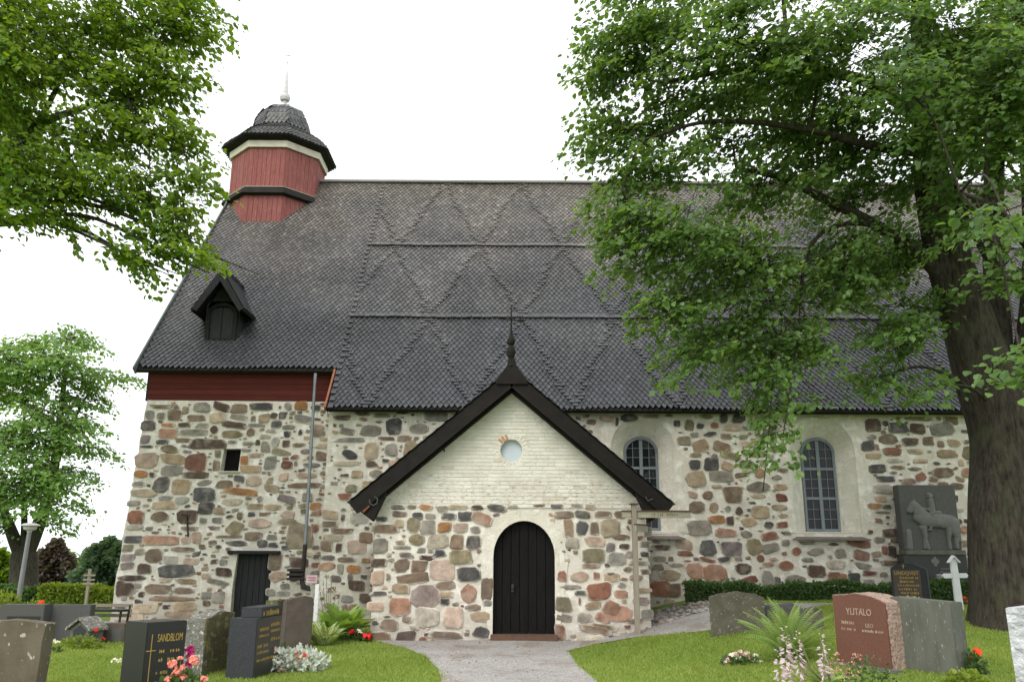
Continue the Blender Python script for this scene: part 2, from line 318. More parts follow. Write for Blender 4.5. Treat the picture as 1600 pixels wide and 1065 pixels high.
class MB:
    def __init__(s): s.v, s.f, s.c = [], [], []
    def add(s, V, F, c=(1, 1, 1)):
        b = len(s.v); s.v += [tuple(p) for p in V]; s.f += [tuple(b + i for i in f) for f in F]; s.c += [c] * len(V); return s
    def box(s, c, size, rz=0.0, mtx=None, col=(1, 1, 1)):
        x, y, z = (q / 2 for q in size)
        V = [Vector(p) for p in ((-x, -y, -z), (x, -y, -z), (x, y, -z), (-x, y, -z), (-x, -y, z), (x, -y, z), (x, y, z), (-x, y, z))]
        Mx = Matrix.Translation(c) @ (mtx.to_4x4() if mtx is not None else Matrix.Rotation(rz, 4, 'Z'))
        return s.add([Mx @ p for p in V], [(0, 3, 2, 1), (4, 5, 6, 7), (0, 1, 5, 4), (1, 2, 6, 5), (2, 3, 7, 6), (3, 0, 4, 7)], col)
    def bar(s, p, q, wd, th, up=Vector((0, 0, 1)), col=(1, 1, 1)):
        p, q = Vector(p), Vector(q); d = (q - p); L = d.length; d.normalize()
        a = d.cross(up)
        if a.length < 1e-4: a = d.cross(Vector((0, 1, 0)))
        a.normalize(); b = a.cross(d)
        mtx = Matrix((a, d, b)).transposed()
        return s.box((p + q) / 2, (wd, L, th), mtx=mtx, col=col)
    def tube(s, pts, rad, n=8, caps=True, col=(1, 1, 1)):
        pts = [Vector(p) for p in pts]
        if not hasattr(rad, '__len__'): rad = [rad] * len(pts)
        V, F = [], []; a = None
        for i, p in enumerate(pts):
            d = (pts[min(i + 1, len(pts) - 1)] - pts[max(i - 1, 0)]).normalized()
            if a is None: a = d.cross(Vector((0, 0, 1)) if abs(d.z) < 0.9 else Vector((1, 0, 0)))
            a = (a - d * a.dot(d)).normalized(); b = d.cross(a)
            for k in range(n):
                t = 2 * PI * k / n; V.append(p + (a * math.cos(t) + b * math.sin(t)) * rad[i])
        for i in range(len(pts) - 1):
            for k in range(n):
                k2 = (k + 1) % n; F.append((i * n + k, i * n + k2, (i + 1) * n + k2, (i + 1) * n + k))
        if caps: F.append(tuple(range(n - 1, -1, -1))); F.append(tuple((len(pts) - 1) * n + k for k in range(n)))
        return s.add(V, F, col)
    def lathe(s, c, prof, n=16, phase=0.0, col=(1, 1, 1)):
        V = [(c[0] + r * math.cos(2 * PI * k / n + phase), c[1] + r * math.sin(2 * PI * k / n + phase), c[2] + z) for r, z in prof for k in range(n)]
        F = [(i * n + k, i * n + (k + 1) % n, (i + 1) * n + (k + 1) % n, (i + 1) * n + k) for i in range(len(prof) - 1) for k in range(n)]
        F.append(tuple(range(n - 1, -1, -1))); F.append(tuple((len(prof) - 1) * n + k for k in range(n)))
        return s.add(V, F, col)
    def prism(s, poly, fn, d0, d1, col=(1, 1, 1)):
        """poly: (u,v) list counter-clockwise seen from the front; fn(u,v,d) -> point, d grows towards the viewer"""
        n = len(poly); V = [fn(u, v, d0) for u, v in poly] + [fn(u, v, d1) for u, v in poly]
        F = [tuple(range(n, 2 * n)), tuple(range(n - 1, -1, -1))] + [(k, (k + 1) % n, n + (k + 1) % n, n + k) for k in range(n)]
        return s.add(V, F, col)
    def build(s, name, m, parent=None, smooth=False, bevel=0.0, seg=2):
        o = np_mesh(name, s.v, s.f, m, parent, np.array(s.c), smooth)
        if bevel:
            bm = bmesh.new(); bm.from_mesh(o.data)
            es = [e for e in bm.edges if len(e.link_faces) == 2 and e.calc_face_angle(0) > 0.5]
            bmesh.ops.bevel(bm, geom=es, offset=bevel, segments=seg, affect='EDGES', clamp_overlap=True)
            bm.to_mesh(o.data); bm.free()
        return o
def inst(T, F, P, X, Y, Z):
    """template T (V,3), faces F, N frames -> merged verts (N*V,3), faces"""
    V = P[:, None, :] + T[None, :, 0:1] * X[:, None, :] + T[None, :, 1:2] * Y[:, None, :] + T[None, :, 2:3] * Z[:, None, :]
    n, k = V.shape[0], V.shape[1]
    Fa = np.array(F, np.int32)
    FF = (Fa[None] + (np.arange(n, dtype=np.int32) * k)[:, None, None]).reshape(-1, Fa.shape[1])
    return V.reshape(-1, 3), FF
def unit(a): return a / np.maximum(np.linalg.norm(a, axis=-1, keepdims=True), 1e-9)
def cdt(poly, holes=(), step=0.0, inside=None):
    """triangulate polygon with holes; returns verts2d, tris"""
    vs, es = [], []
    for lp in [poly, *holes]:
        b = len(vs); vs += [Vector(p) for p in lp]; es += [(b + i, b + (i + 1) % len(lp)) for i in range(len(lp))]
    if step:
        xs = [p[0] for p in poly]; ys = [p[1] for p in poly]
        for x in np.arange(min(xs) + step / 2, max(xs), step):
            for y in np.arange(min(ys) + step / 2, max(ys), step):
                if pip(x, y, poly) and not any(pip(x, y, h) for h in holes): vs.append(Vector((x, y)))
    V, _, F, _, _, _ = delaunay_2d_cdt(vs, es, [], 0, 1e-5)
    out = []
    for f in F:
        cx = sum(V[i].x for i in f) / len(f); cy = sum(V[i].y for i in f) / len(f)
        if pip(cx, cy, poly) and not any(pip(cx, cy, h) for h in holes):
            a = (V[f[1]] - V[f[0]]).cross(V[f[2]] - V[f[0]])
            out.append(tuple(f) if a > 0 else tuple(reversed(f)))
    return V, out
def pip(x, y, poly):
    r = False; j = len(poly) - 1
    for i in range(len(poly)):
        xi, yi = poly[i]; xj, yj = poly[j]
        if (yi > y) != (yj > y) and x < (xj - xi) * (y - yi) / (yj - yi) + xi: r = not r
        j = i
    return r
def pips(P, poly):
    r = np.zeros(len(P), bool); j = len(poly) - 1
    for i in range(len(poly)):
        xi, yi = poly[i]; xj, yj = poly[j]
        c = ((yi > P[:, 1]) != (yj > P[:, 1]))
        with np.errstate(divide='ignore', invalid='ignore'):
            c &= P[:, 0] < (xj - xi) * (P[:, 1] - yi) / ((yj - yi) or 1e-9) + xi
        r ^= c; j = i
    return r
def arch(cx, hw, z0, zs, rise, n=12):
    """arched opening outline, counter-clockwise from bottom left"""
    p = [(cx - hw, z0), (cx + hw, z0)]
    for k in range(n + 1):
        t = PI * k / n; p.append((cx + hw * math.cos(t), zs + rise * math.sin(t)))
    return p

# ================================================================ the ground
PATH = []
def px_poly(pts): return [tuple(hit(x, y)[:2]) for x, y in pts]
left_edge = px_poly([(690, 1064), (684, 1045), (665, 1026), (630, 1011), (600, 1005)])
right_edge = px_poly([(1230, 966), (1180, 972), (1100, 986), (990, 996), (930, 1006), (888, 1017), (900, 1036), (932, 1064)])
main_path = [(-1.1, 6.0)] + left_edge + [(-2.86, 18.2), (-2.86, 18.6), (2.95, 18.6), (3.3, 18.5), (4.6, 19.0), (6.0, 19.6), (9.0, 19.7), (9.0, 19.0), (6.6, 18.7)] + right_edge + [(1.4, 6.0)]
west_path = [(-14, 21.0), (-9.6, 21.3), (-9.2, 22.95), (-13, 23.4), (-16, 24)]
def ground():
    xs = np.unique(np.concatenate([np.linspace(-400, -20, 20), np.linspace(-20, 20, 134), np.linspace(20, 400, 20)]))
    ys = np.unique(np.concatenate([np.linspace(-60, 2, 12), np.linspace(2, 30, 112), np.linspace(30, 120, 40), np.linspace(120, 900, 24)]))
    X, Y = np.meshgrid(xs, ys); V = np.stack([X, Y, gz(X, Y)], -1).reshape(-1, 3)
    n = len(xs); i = np.arange(len(V)).reshape(len(ys), n)
    F = np.stack([i[:-1, :-1], i[:-1, 1:], i[1:, 1:], i[1:, :-1]], -1).reshape(-1, 4)
    tag(np_mesh('ground', V, F, M['lawn'], None, smooth=True), kind='structure')
    for nm, poly in (('gravel_path', main_path), ('side_path', west_path)):
        V, F = cdt(poly, step=0.3)
        tag(np_mesh(nm, [(p.x, p.y, g1(p.x, p.y) + 0.012) for p in V], F, M['path'], smooth=True), kind='structure')
ground()
def grass():
    n = 420000
    Y = 8.5 + 15 * NR.random(n) ** 0.9; X = (NR.random(n) * 2 - 1) * (Y * 0.66 + 0.5)
    P = np.stack([X, Y], 1)
    edge = 0.075 * NR.normal(size=(n, 2)) * NR.random((n, 1))
    keep = ~pips(P + edge, main_path) & ~pips(P, west_path) & ~((Y > 18.3) & (np.abs(X) < 2.95)) & ~((Y > 22.5))
    keep &= NR.random(n) < np.clip(16.0 / Y, 0.35, 1) ** 1.2
    keep &= ~((X > 2.9) & (X < 4.9) & (Y > 18.2) & (Y < 22.6))
    P = P[keep]; n = len(P)
    z = gz(P[:, 0], P[:, 1])
    h = (0.018 + 0.028 * NR.random(n)) * (1 + .5 * (np.sin(P[:, 0] * 2.9 + P[:, 1]) * np.sin(P[:, 1] * 2.3 - P[:, 0] * .7) > .35)); wd = 0.006 + 0.004 * NR.random(n) + P[:, 1] * 0.0002
    a = NR.random(n) * 2 * PI; l = NR.normal(size=(n, 2)) * 0.5
    sx = np.stack([np.cos(a), np.sin(a)], 1) * wd[:, None]
    V = np.zeros((n, 3, 3))
    V[:, 0, :2] = P - sx; V[:, 1, :2] = P + sx; V[:, 2, :2] = P + l * h[:, None]
    V[:, :2, 2] = z[:, None] - 0.004; V[:, 2, 2] = z + h
    c = NR.random(n) * 0.7 + 0.3 * np.clip(.5 + .8 * np.sin(P[:, 0] * 1.3 + np.sin(P[:, 1] * 1.9)) * np.cos(P[:, 1] * 0.9 + np.sin(P[:, 0])), 0, 1)
    tag(np_mesh('grass', V.reshape(-1, 3), np.arange(n * 3).reshape(-1, 3), M['grass'], None, np.repeat(np.stack([c, c, c], 1), 3, 0)),
        'short mown green grass either side of the gravel path', 'grass', kind='stuff')
grass()

# ================================================================ the church
PORCH_STONES="-240,267,30,10,g -210,267,21,10,b -180,266,28,12,o -148,263,24,15,G -112,267,44,10,t -71,267,28,11,B -31,265,43,15,k 4,269,24,7,g 60,271,30,7,b 96,269,29,8,k 138,271,27,8,g 167,269,21,12,t -274,242,25,10,k -232,252,30,13,b -197,250,23,14,k -170,248,24,12,g -132,249,33,14,k -96,247,28,19,k -67,256,19,5,b -60,242,44,22,s,-20 -262,222,55,18,b -236,234,21,18,t -207,231,26,28,y -175,226,31,26,g -140,226,31,23,o -107,225,29,20,p -75,221,24,16,g -274,186,30,31,g -252,205,5,4,g -225,207,9,7,g -232,194,19,9,t -198,200,37,25,y -153,197,40,29,T -115,197,32,29,b -78,195,33,27,k -228,184,35,7,g -217,169,30,12,u -189,179,21,10,g -168,178,11,8,g -147,173,26,14,k -175,163,30,12,B -106,166,47,27,y -274,153,32,16,B -226,148,30,25,b -189,145,32,27,b -145,140,49,39,p -88,130,46,29,k -245,140,9,6,g -253,124,11,16,b -202,122,71,20,b,8 -137,108,41,15,b -49,103,22,43,b -276,121,26,29,p -273,91,35,10,k -228,101,31,19,t -178,88,54,38,u -134,90,30,12,t -137,76,20,13,k -87,93,36,37,s -279,66,30,19,p -228,67,43,34,s -76,65,32,12,b -48,74,18,13,g -248,31,39,22,b -253,46,15,4,k -171,46,44,33,G -119,45,41,35,p -61,47,41,18,t -266,6,48,22,b -216,8,42,23,B -130,11,62,16,b -60,17,37,24,k 113,253,41,15,b 151,254,30,16,k 193,254,32,13,b 123,226,22,31,b 151,226,25,29,k 175,226,19,30,b 208,227,34,31,t 128,196,28,22,G 175,199,40,20,p 171,170,44,27,y 165,149,37,11,b 135,176,11,7,b 106,128,19,22,r 143,127,41,22,p 177,129,13,14,r 207,127,22,16,b 123,106,52,11,g 184,98,50,35,r,8 111,73,34,27,y 142,78,6,18,r 169,70,30,13,t,10 207,64,35,25,s,-25 109,46,33,14,g 153,45,29,17,g 191,47,31,18,s,-20 101,19,22,26,r 172,23,74,14,b,-8 226,253,25,14,b 252,239,13,10,b 246,226,7,11,b,30 230,207,40,13,b 209,186,19,18,u 237,188,21,11,B 219,164,36,24,g 250,171,17,13,g 201,150,12,8,k 244,142,22,12,b 279,138,19,11,B 281,173,19,11,k 267,154,39,10,g 286,217,15,18,g 210,125,30,16,t 273,100,32,10,t 227,92,26,14,s 281,193,23,12,B 225,56,53,33,s,-8 190,48,27,16,s 271,80,32,15,u 254,40,29,11,b 279,52,22,19,g 187,27,64,11,b,-8"
WEST_STONES="-974,566,62,13,b -928,565,18,13,b -902,557,18,21,t -859,564,46,26,g -804,566,47,23,B,-15 -755,562,45,26,b -694,566,60,23,k -620,568,20,23,g -585,570,31,25,o -642,566,8,11,b -1000,543,28,25,g -968,539,21,20,g -931,540,38,27,b -868,534,48,18,b -811,535,44,27,T -752,537,47,15,g,-10 -712,534,14,15,y -683,534,29,25,t -657,542,20,17,B,-15 -630,543,22,18,k -576,533,46,20,g,-15 -1000,511,36,28,k -946,514,40,11,o -902,514,33,14,B -855,514,38,14,g -764,516,68,17,B,-6 -702,515,45,9,g -648,517,30,19,k -612,510,33,14,g -535,511,40,14,p -942,490,49,24,s -873,495,75,17,g -817,502,24,23,B,15 -767,490,61,24,y -716,495,26,24,b -662,499,30,10,G -615,491,19,16,k -581,496,12,17,k -529,494,33,18,b -1004,473,29,22,u -955,467,34,13,k -897,472,44,13,b -834,461,96,28,B -762,467,30,10,u -721,464,30,10,g -694,467,14,16,B -676,483,31,13,G -646,468,23,33,G -615,465,22,20,B -671,455,26,28,g -581,461,39,12,b -516,459,43,13,T -996,454,39,8,k -932,447,57,24,y,-10 -894,456,23,10,g -723,446,28,10,g -697,432,44,12,t -623,441,54,16,y,-8 -560,443,38,15,u -514,431,32,24,b -991,417,60,43,p -925,419,69,28,t -855,411,57,46,r -800,435,18,22,y -799,403,18,30,b -725,416,22,25,o -704,394,58,21,t -654,410,28,34,g -610,405,32,23,R -584,410,10,13,g -542,405,49,16,g -1001,379,41,23,o -921,389,58,31,g -848,378,67,18,B -654,383,10,10,b -550,378,54,16,p -1004,352,35,13,g -942,349,45,42,k -884,346,49,40,t -826,356,44,16,g,10 -774,353,46,26,b -707,359,15,18,y -689,363,37,28,p -652,364,17,17,t -617,373,27,23,p -646,342,41,22,t,-10 -562,350,82,15,b -984,328,72,22,T -819,325,60,35,k -720,334,83,19,o,-6 -602,315,47,21,u,-12 -545,320,34,23,g -925,315,41,13,G -881,310,41,23,G -1010,301,32,14,g -925,297,63,20,t -865,294,16,9,k -813,287,40,33,k -778,281,31,18,t -746,306,58,22,T -703,316,21,10,b -672,314,14,16,g,30 -684,295,40,16,t -636,292,40,17,t -523,296,30,18,o -997,267,45,33,r -935,266,52,29,b -865,264,57,36,B -690,274,20,13,k -722,269,16,20,b -654,274,31,11,b -596,275,42,18,p,-12 -818,256,19,14,g -779,257,31,16,g -997,238,43,14,G -853,236,46,12,b -789,237,31,10,u -734,240,40,33,y,-25 -666,250,66,27,p -594,255,55,20,t -519,238,20,22,r -994,207,49,19,k -919,204,92,25,s -830,212,28,29,p -741,216,63,9,b -679,217,49,22,b -631,214,29,13,g -553,218,71,65,t -1007,184,30,17,y -974,175,26,18,g -862,182,60,14,b -811,188,19,13,B -769,190,16,10,k -722,198,63,16,k -656,198,28,17,k -627,194,26,13,k -1006,161,37,16,u -936,166,42,34,b -890,155,35,22,G -837,151,41,16,p -802,170,13,7,k -749,163,23,8,y -617,154,37,40,b -554,151,51,24,B -1003,139,33,17,u -955,133,43,25,B -871,129,94,31,k,4 -749,125,41,22,B -609,117,43,22,p -557,124,35,20,B -984,109,81,17,B -897,104,36,12,p -847,101,57,13,b -793,115,23,15,p -761,100,52,13,g,-8 -998,83,50,33,B -917,82,64,26,b -843,78,53,16,b -879,58,122,14,b -955,69,16,13,B -959,51,21,11,k -1002,39,29,12,k -946,33,79,25,T -886,39,19,10,B -838,38,60,22,t -848,21,82,23,p -784,67,30,18,g -784,47,19,14,B -758,62,31,27,G -794,21,14,16,k -757,27,51,13,g -1008,95,31,15,B -972,90,25,14,g -977,14,65,20,T -622,75,22,18,g -613,114,37,27,p -588,72,34,12,g"
NAVE_STONES="-457,525,42,14,B -404,537,41,13,B -349,531,44,12,g -294,540,44,10,B -204,530,59,23,g -314,504,42,39,k -246,497,57,28,g -377,493,51,29,g -438,489,37,18,g,-10 -432,467,84,13,g -335,471,41,10,b -286,471,36,16,b -253,472,15,10,g -355,515,22,8,b -371,439,37,38,t -430,428,48,25,k,-15 -320,441,29,29,g -268,444,37,45,t -436,405,69,13,T -369,403,33,15,B -332,411,19,10,k -406,377,28,20,t -439,373,22,8,B -356,378,42,21,g -419,340,31,22,y -379,349,31,18,t -439,318,37,18,r -293,450,9,11,g -454,389,12,6,b -315,400,19,24,p -464,353,21,9,g -472,271,39,22,t -438,284,16,11,u -438,263,10,19,B -470,248,41,15,b -508,237,20,18,r -481,233,15,7,b -438,230,53,14,b -462,212,52,16,T -477,192,30,24,b -444,188,16,24,B -399,192,44,32,p -500,165,22,11,B -470,163,35,13,u -423,158,46,12,b -472,141,47,24,s -437,135,16,26,g -403,133,38,21,o -394,93,49,24,B -416,62,30,19,g -371,65,25,25,B -422,40,21,15,b -397,40,32,18,b -373,157,25,13,o -395,263,48,23,G -376,117,17,10,k -412,114,14,16,u -448,111,25,16,u -375,214,34,27,b 255,526,44,17,p 282,521,10,26,k 315,529,44,19,k 378,533,44,9,y 422,536,25,9,y 443,516,18,18,k 476,511,25,26,y 506,508,21,17,k 543,510,24,18,r 523,534,41,13,y 568,529,22,23,k 606,529,41,26,k 589,504,44,15,p 630,503,26,10,g 640,520,13,16,g 660,519,16,27,k 700,514,21,33,B 451,491,15,5,g 487,484,23,14,g 530,487,38,14,k,8 574,481,28,14,b 619,479,31,13,y 656,490,13,16,k 458,469,33,22,y 502,456,43,29,t,12 560,453,51,26,b,-12 596,462,9,5,k 630,461,33,16,p 462,448,16,10,g 686,480,30,37,g 701,449,23,18,g 487,431,29,14,y 537,427,17,16,k,40 582,430,48,19,y,-8 647,435,56,15,t 483,406,30,26,k 526,410,38,36,k 573,401,32,23,t,-15 620,407,37,22,B,-12 665,413,23,14,G 484,367,48,42,t,15 554,374,58,26,g 608,380,37,12,b,8 656,384,30,28,s 716,392,30,12,b 700,373,29,14,g 540,350,27,11,t 572,357,10,5,g 592,358,9,8,r 648,348,65,32,g 708,348,32,16,t 475,327,22,18,p 515,327,31,24,b,12 576,327,47,39,b 647,325,43,15,t 708,321,30,20,R 487,297,41,31,b 529,295,25,28,t 566,292,18,18,g 595,287,22,23,B 631,307,21,7,k 651,282,41,33,t 701,296,41,16,t 621,289,11,8,g 536,265,40,21,o 569,261,18,25,B 621,258,39,22,t,14 670,251,27,20,k 705,251,27,18,r 491,241,62,36,g 556,231,58,22,s 610,227,31,20,g,-12 670,222,44,20,r,12 713,230,29,11,g 683,272,8,8,u 709,274,29,14,t 448,203,41,24,p,-8 508,192,46,43,k 568,193,52,33,u 627,197,38,35,y,20 675,193,42,23,g,10 711,206,20,17,u 449,179,42,14,r 736,185,27,23,r 788,184,48,20,g,6 767,206,41,9,y 389,192,43,13,B 413,165,13,13,b 455,160,22,5,r 506,162,37,11,r,-10 550,164,34,14,k,10 586,166,19,13,g 611,168,12,11,y 643,167,22,20,r,-25 678,165,27,11,p 761,163,24,9,g 381,164,34,15,g 376,144,31,17,b 427,149,36,9,g 472,134,46,36,s 525,129,55,39,s 595,141,44,27,B 707,149,40,26,r 784,133,43,30,B 407,124,58,29,t 382,91,45,40,r 417,87,30,34,b 457,105,42,11,B 607,111,46,20,R,15 656,119,28,37,g 683,110,18,20,k 729,113,58,29,g 517,109,44,8,y 968,513,42,33,B 1000,518,18,18,k 1035,504,50,27,k 1085,503,38,27,B 1152,502,60,29,g,8 1092,530,72,11,y 1035,531,18,9,b 1179,526,38,19,b 1144,531,12,9,b 961,481,29,14,g 993,494,13,10,b 1004,475,47,26,b 946,458,35,29,k,8 972,454,11,14,r 1061,469,43,21,B 1108,472,28,22,b 1141,464,20,19,b 1179,466,37,21,t 1011,444,47,19,r 959,431,37,13,t 1071,444,46,12,t 1109,444,13,8,g 1153,437,52,22,t 1016,420,44,12,G 1080,419,42,13,p 963,398,42,23,k 1021,401,42,13,b 1066,398,39,11,g 1139,389,55,26,b 1156,412,13,5,r 1192,415,15,18,t 987,371,49,15,k 1078,377,29,21,r,15 1049,365,35,19,b 1172,353,37,15,b 949,300,40,14,o 982,299,23,12,k 969,285,41,6,g 967,320,29,15,p 977,345,45,20,G 981,272,13,9,B 957,264,19,12,b 983,233,44,21,B 932,234,16,11,R 898,208,64,24,r,-6 954,214,25,15,g 992,213,18,11,b 965,189,15,22,r 984,183,21,28,B 851,180,27,21,g,10 903,175,39,24,r,-10 822,171,13,10,g 766,164,27,11,g 839,151,50,21,G 904,149,41,15,g,-10 979,157,50,13,b 829,122,32,27,r 850,118,19,21,r 879,120,27,24,k 923,131,36,11,R 957,128,22,15,g 916,111,31,12,g 834,203,30,9,B 1166,322,10,22,B 1163,262,19,15,B 1179,241,27,22,s 1169,292,31,13,G 1173,207,28,18,t"

CODE = dict(g=(.185, .172, .152), G=(.30, .28, .245), k=(.068, .066, .068), b=(.16, .118, .088), B=(.078, .056, .045), r=(.19, .092, .064), s=(.30, .175, .125),
            p=(.35, .265, .215), t=(.29, .228, .16), T=(.38, .325, .25), o=(.25, .125, .055), y=(.175, .152, .10), R=(.12, .05, .04), u=(.175, .145, .145))
church = thing('church', 'medieval grey stone church with black shingled roof, red turret and gabled porch', 'church', (0, 22.0, 0))
def wallfn_west(u, v, d): return (u, 22.9 + .0727 * v - d, v)
def wallfn_nave(u, v, d): return (u, 22.6 - d, v)
def wallfn_porch(u, v, d): return (u, 18.3 - d, v)
rubble_all = []
def stone_mesh(u, v, w, h, rot, fn):
    w *= 1.08; h *= 1.10; rr = R.random
    q = rr(); J = lambda m: R.uniform(-m, m)
    if q < .12 or w < .1:                                 # rounded cobble
        cor = [(1.05 * math.cos(t), 1.05 * math.sin(t)) for t in [2 * PI * (k + J(.2)) / 6 for k in range(6)]]; cut = .3
    else:                                                 # broken block with four to six corners
        cor = [(-1 + J(.16), -1 + J(.2)), (1 + J(.16), -1 + J(.2)), (1 + J(.16), 1 + J(.2)), (-1 + J(.16), 1 + J(.2))]
        if rr() < .35: k = R.choice((0, 1, 2, 3)); cor[k] = (cor[k][0] * R.uniform(.5, .85), cor[k][1] * R.uniform(.75, 1))
        if q > .5:
            k = R.choice((0, 1, 2, 3)); (xa, ya), (xb, yb) = cor[k], cor[(k + 1) % 4]; f = R.uniform(.3, .7); g = R.uniform(1.02, 1.22)
            cor.insert(k + 1, ((xa + (xb - xa) * f) * (g if k % 2 else 1), (ya + (yb - ya) * f) * (1 if k % 2 else g)))
        cut = R.uniform(.13, .26)
    base = []
    for k in range(len(cor)):
        p, c0, n0 = cor[k - 1], cor[k], cor[(k + 1) % len(cor)]
        for o in (p, n0): base.append(((c0[0] + (o[0] - c0[0]) * cut + J(.03)) * w / 2, (c0[1] + (o[1] - c0[1]) * cut + J(.04)) * h / 2))
    n = len(base)
    cr, sr = math.cos(math.radians(rot)), math.sin(math.radians(rot))
    base = [(x * cr - y * sr, x * sr + y * cr) for x, y in base]
    pr = 0.010 + 0.016 * rr() + 0.008 * min(1, min(w, h) / .3)
    V = []
    tx, ty = R.uniform(-.3, .3), R.uniform(-.3, .3)
    sz = min(w, h); b1 = max(.6, 1 - .012 / sz * 2); b2 = max(.5, 1 - .030 / sz * 2)
    for sc, d in ((1, -.02), (b1 * .5 + .5, pr * .62), (b2, pr)):
        V += [fn(u + x * sc, v + y * sc, d * (1 + .3 * (tx * x / w + ty * y / h)) + (R.uniform(-.004, .004) if d > 0 else 0)) for x, y in base]
    V.append(fn(u, v, pr * 1.06))
    F = []
    for i in range(2):
        for k in range(n): F.append((i * n + k, i * n + (k + 1) % n, (i + 1) * n + (k + 1) % n, (i + 1) * n + k))
    for k in range(n): F.append((2 * n + k, 2 * n + (k + 1) % n, 3 * n))
    return V, F
def parse(s):
    out = []
    for it in s.split():
        f = it.split(','); u, v, w, h = (int(q) / 100 for q in f[:4]); out.append((u, v, max(w, .05), max(h, .04), f[4], float(f[5]) if len(f) > 5 else 0.0))
    return out
def fill(lst, box, tries, sizes, avoid, asp=1.6):
    """small filler stones in the gaps between the big ones"""
    arr = [(u, v, w / 2, h / 2) for u, v, w, h, *_ in lst]; A = np.array(arr) if arr else np.zeros((0, 4))
    out = []
    for i in range(tries):
        s = sizes[0] + (sizes[1] - sizes[0]) * (1 - i / tries) * R.random() ** .5
        w = s * R.uniform(1, asp); h = s * R.uniform(.55, .95)
        u, v = R.uniform(box[0], box[1]), R.uniform(box[2], box[3])
        if avoid(u, v, w, h): continue
        if len(A):
            dx = np.abs(A[:, 0] - u) / (A[:, 2] + w / 2 + .018); dy = np.abs(A[:, 1] - v) / (A[:, 3] + h / 2 + .014)
            if np.any(dx ** 3 + dy ** 3 < 1): continue
        A = np.vstack([A, (u, v, w / 2, h / 2)]); out.append((u, v, w, h, R.choice('ggGkbbBrstTypu'), R.uniform(-14, 14)))
    return out
def mesh_wall(name, poly, holes, fn, m, parent=church, depth=.35, step=.45, jit=.012):
    V, F = cdt(poly, holes, step)
    P = []
    for p in V:
        nz = noise.noise((p.x * 1.3, p.y * 1.3, 3.1)); P.append(fn(p.x, p.y, nz * jit - .012))
    for hl in holes:                                      # reveals
        n = len(hl); b = len(P)
        P += [fn(u, v, noise.noise((u * 1.3, v * 1.3, 3.1)) * jit - .012) for u, v in hl] + [fn(u, v, -depth) for u, v in hl]
        F += [(b + k, b + (k + 1) % n, b + n + (k + 1) % n, b + n + k) for k in range(n)]
    return np_mesh(name, P, F, m, parent, smooth=False)

WD = [(-7.19, -.2), (-6.27, -.2), (-6.24, 1.0), (-6.25, 1.72), (-7.17, 1.72), (-7.22, .9)]
WW = [(-7.88, 3.87), (-7.39, 3.88), (-7.37, 4.5), (-7.84, 4.49)]
lz = [-.4 + i * .32 for i in range(20)]
west_poly = [(-4.9, -.4), (-4.9, 5.82)] + [(-10.28 + .026 * max(z, 0) + R.uniform(-.03, .03), z) for z in reversed(lz) if z < 5.8]
west_poly.insert(2, (-10.12, 5.84))
west = mesh_wall('west_wall', west_poly, [WD, WW], wallfn_west, M['mortar'])
wc = (3.49, 8.25)
def niche(cx): return arch(cx, .86, 2.32, 4.42, .92, 16)
nave = mesh_wall('nave_wall', [(-4.9, -.4), (19, -.4), (19, 5.62), (-4.9, 5.62)], [niche(c) for c in wc], wallfn_nave, M['mortar'], depth=.02)
DC, DHW = .275, .645
door_poly = arch(DC, DHW, .04, 1.66, .74, 18)
porch_poly = [(-2.87, -.3), (2.89, -.1), (2.84, 2.62), (2.84, 2.86), (0, 5.30), (-2.84, 2.86), (-2.84, 2.62)]
ocu = [(.235 * math.cos(2 * PI * k / 24), 3.87 + .235 * math.sin(2 * PI * k / 24)) for k in range(24)]
porch = mesh_wall('porch_wall', porch_poly, [door_poly, ocu], wallfn_porch, M['mortar'], depth=.3)
mb = MB()                                                 # side and rear walls
mb.add([(-10.26, 22.9, -.3), (-10.26, 35.5, -.3), (-10.1, 35.5, 6.2), (-10.1, 23.33, 5.84)], [(0, 3, 2, 1)])
mb.add([(-10.13, 23.3, 5.8), (-10.13, 35.3, 5.8), (-10.13, 29.2, 14.7)], [(0, 2, 1)])
mb.add([(-4.9, 22.6, -.3), (-4.9, 23.5, -.3), (-4.9, 23.5, 5.62), (-4.9, 22.6, 5.62)], [(0, 3, 2, 1)])
mb.add([(-10.2, 35.5, -.3), (19, 35.5, -.3), (19, 35.5, 6.2), (-10.2, 35.5, 6.2)], [(0, 1, 2, 3)])
mb.add([(19, 22.6, -.3), (19, 35.5, -.3), (19, 35.5, 5.6), (19, 29.2, 14.6), (19, 22.6, 5.6)], [(0, 1, 2, 3, 4)])
mb.build('side_wall', M['mortar'], church)
mb = MB()
for s in (-1, 1): mb.add([(s * 2.86, 18.31, -.3), (s * 2.86, 22.6, -.3), (s * 2.84, 22.6, 2.75), (s * 2.84, 18.31, 2.75)], [(0, 1, 2, 3)] if s > 0 else [(0, 3, 2, 1)])
mb.build('porch_side_wall', M['mortar'], church)

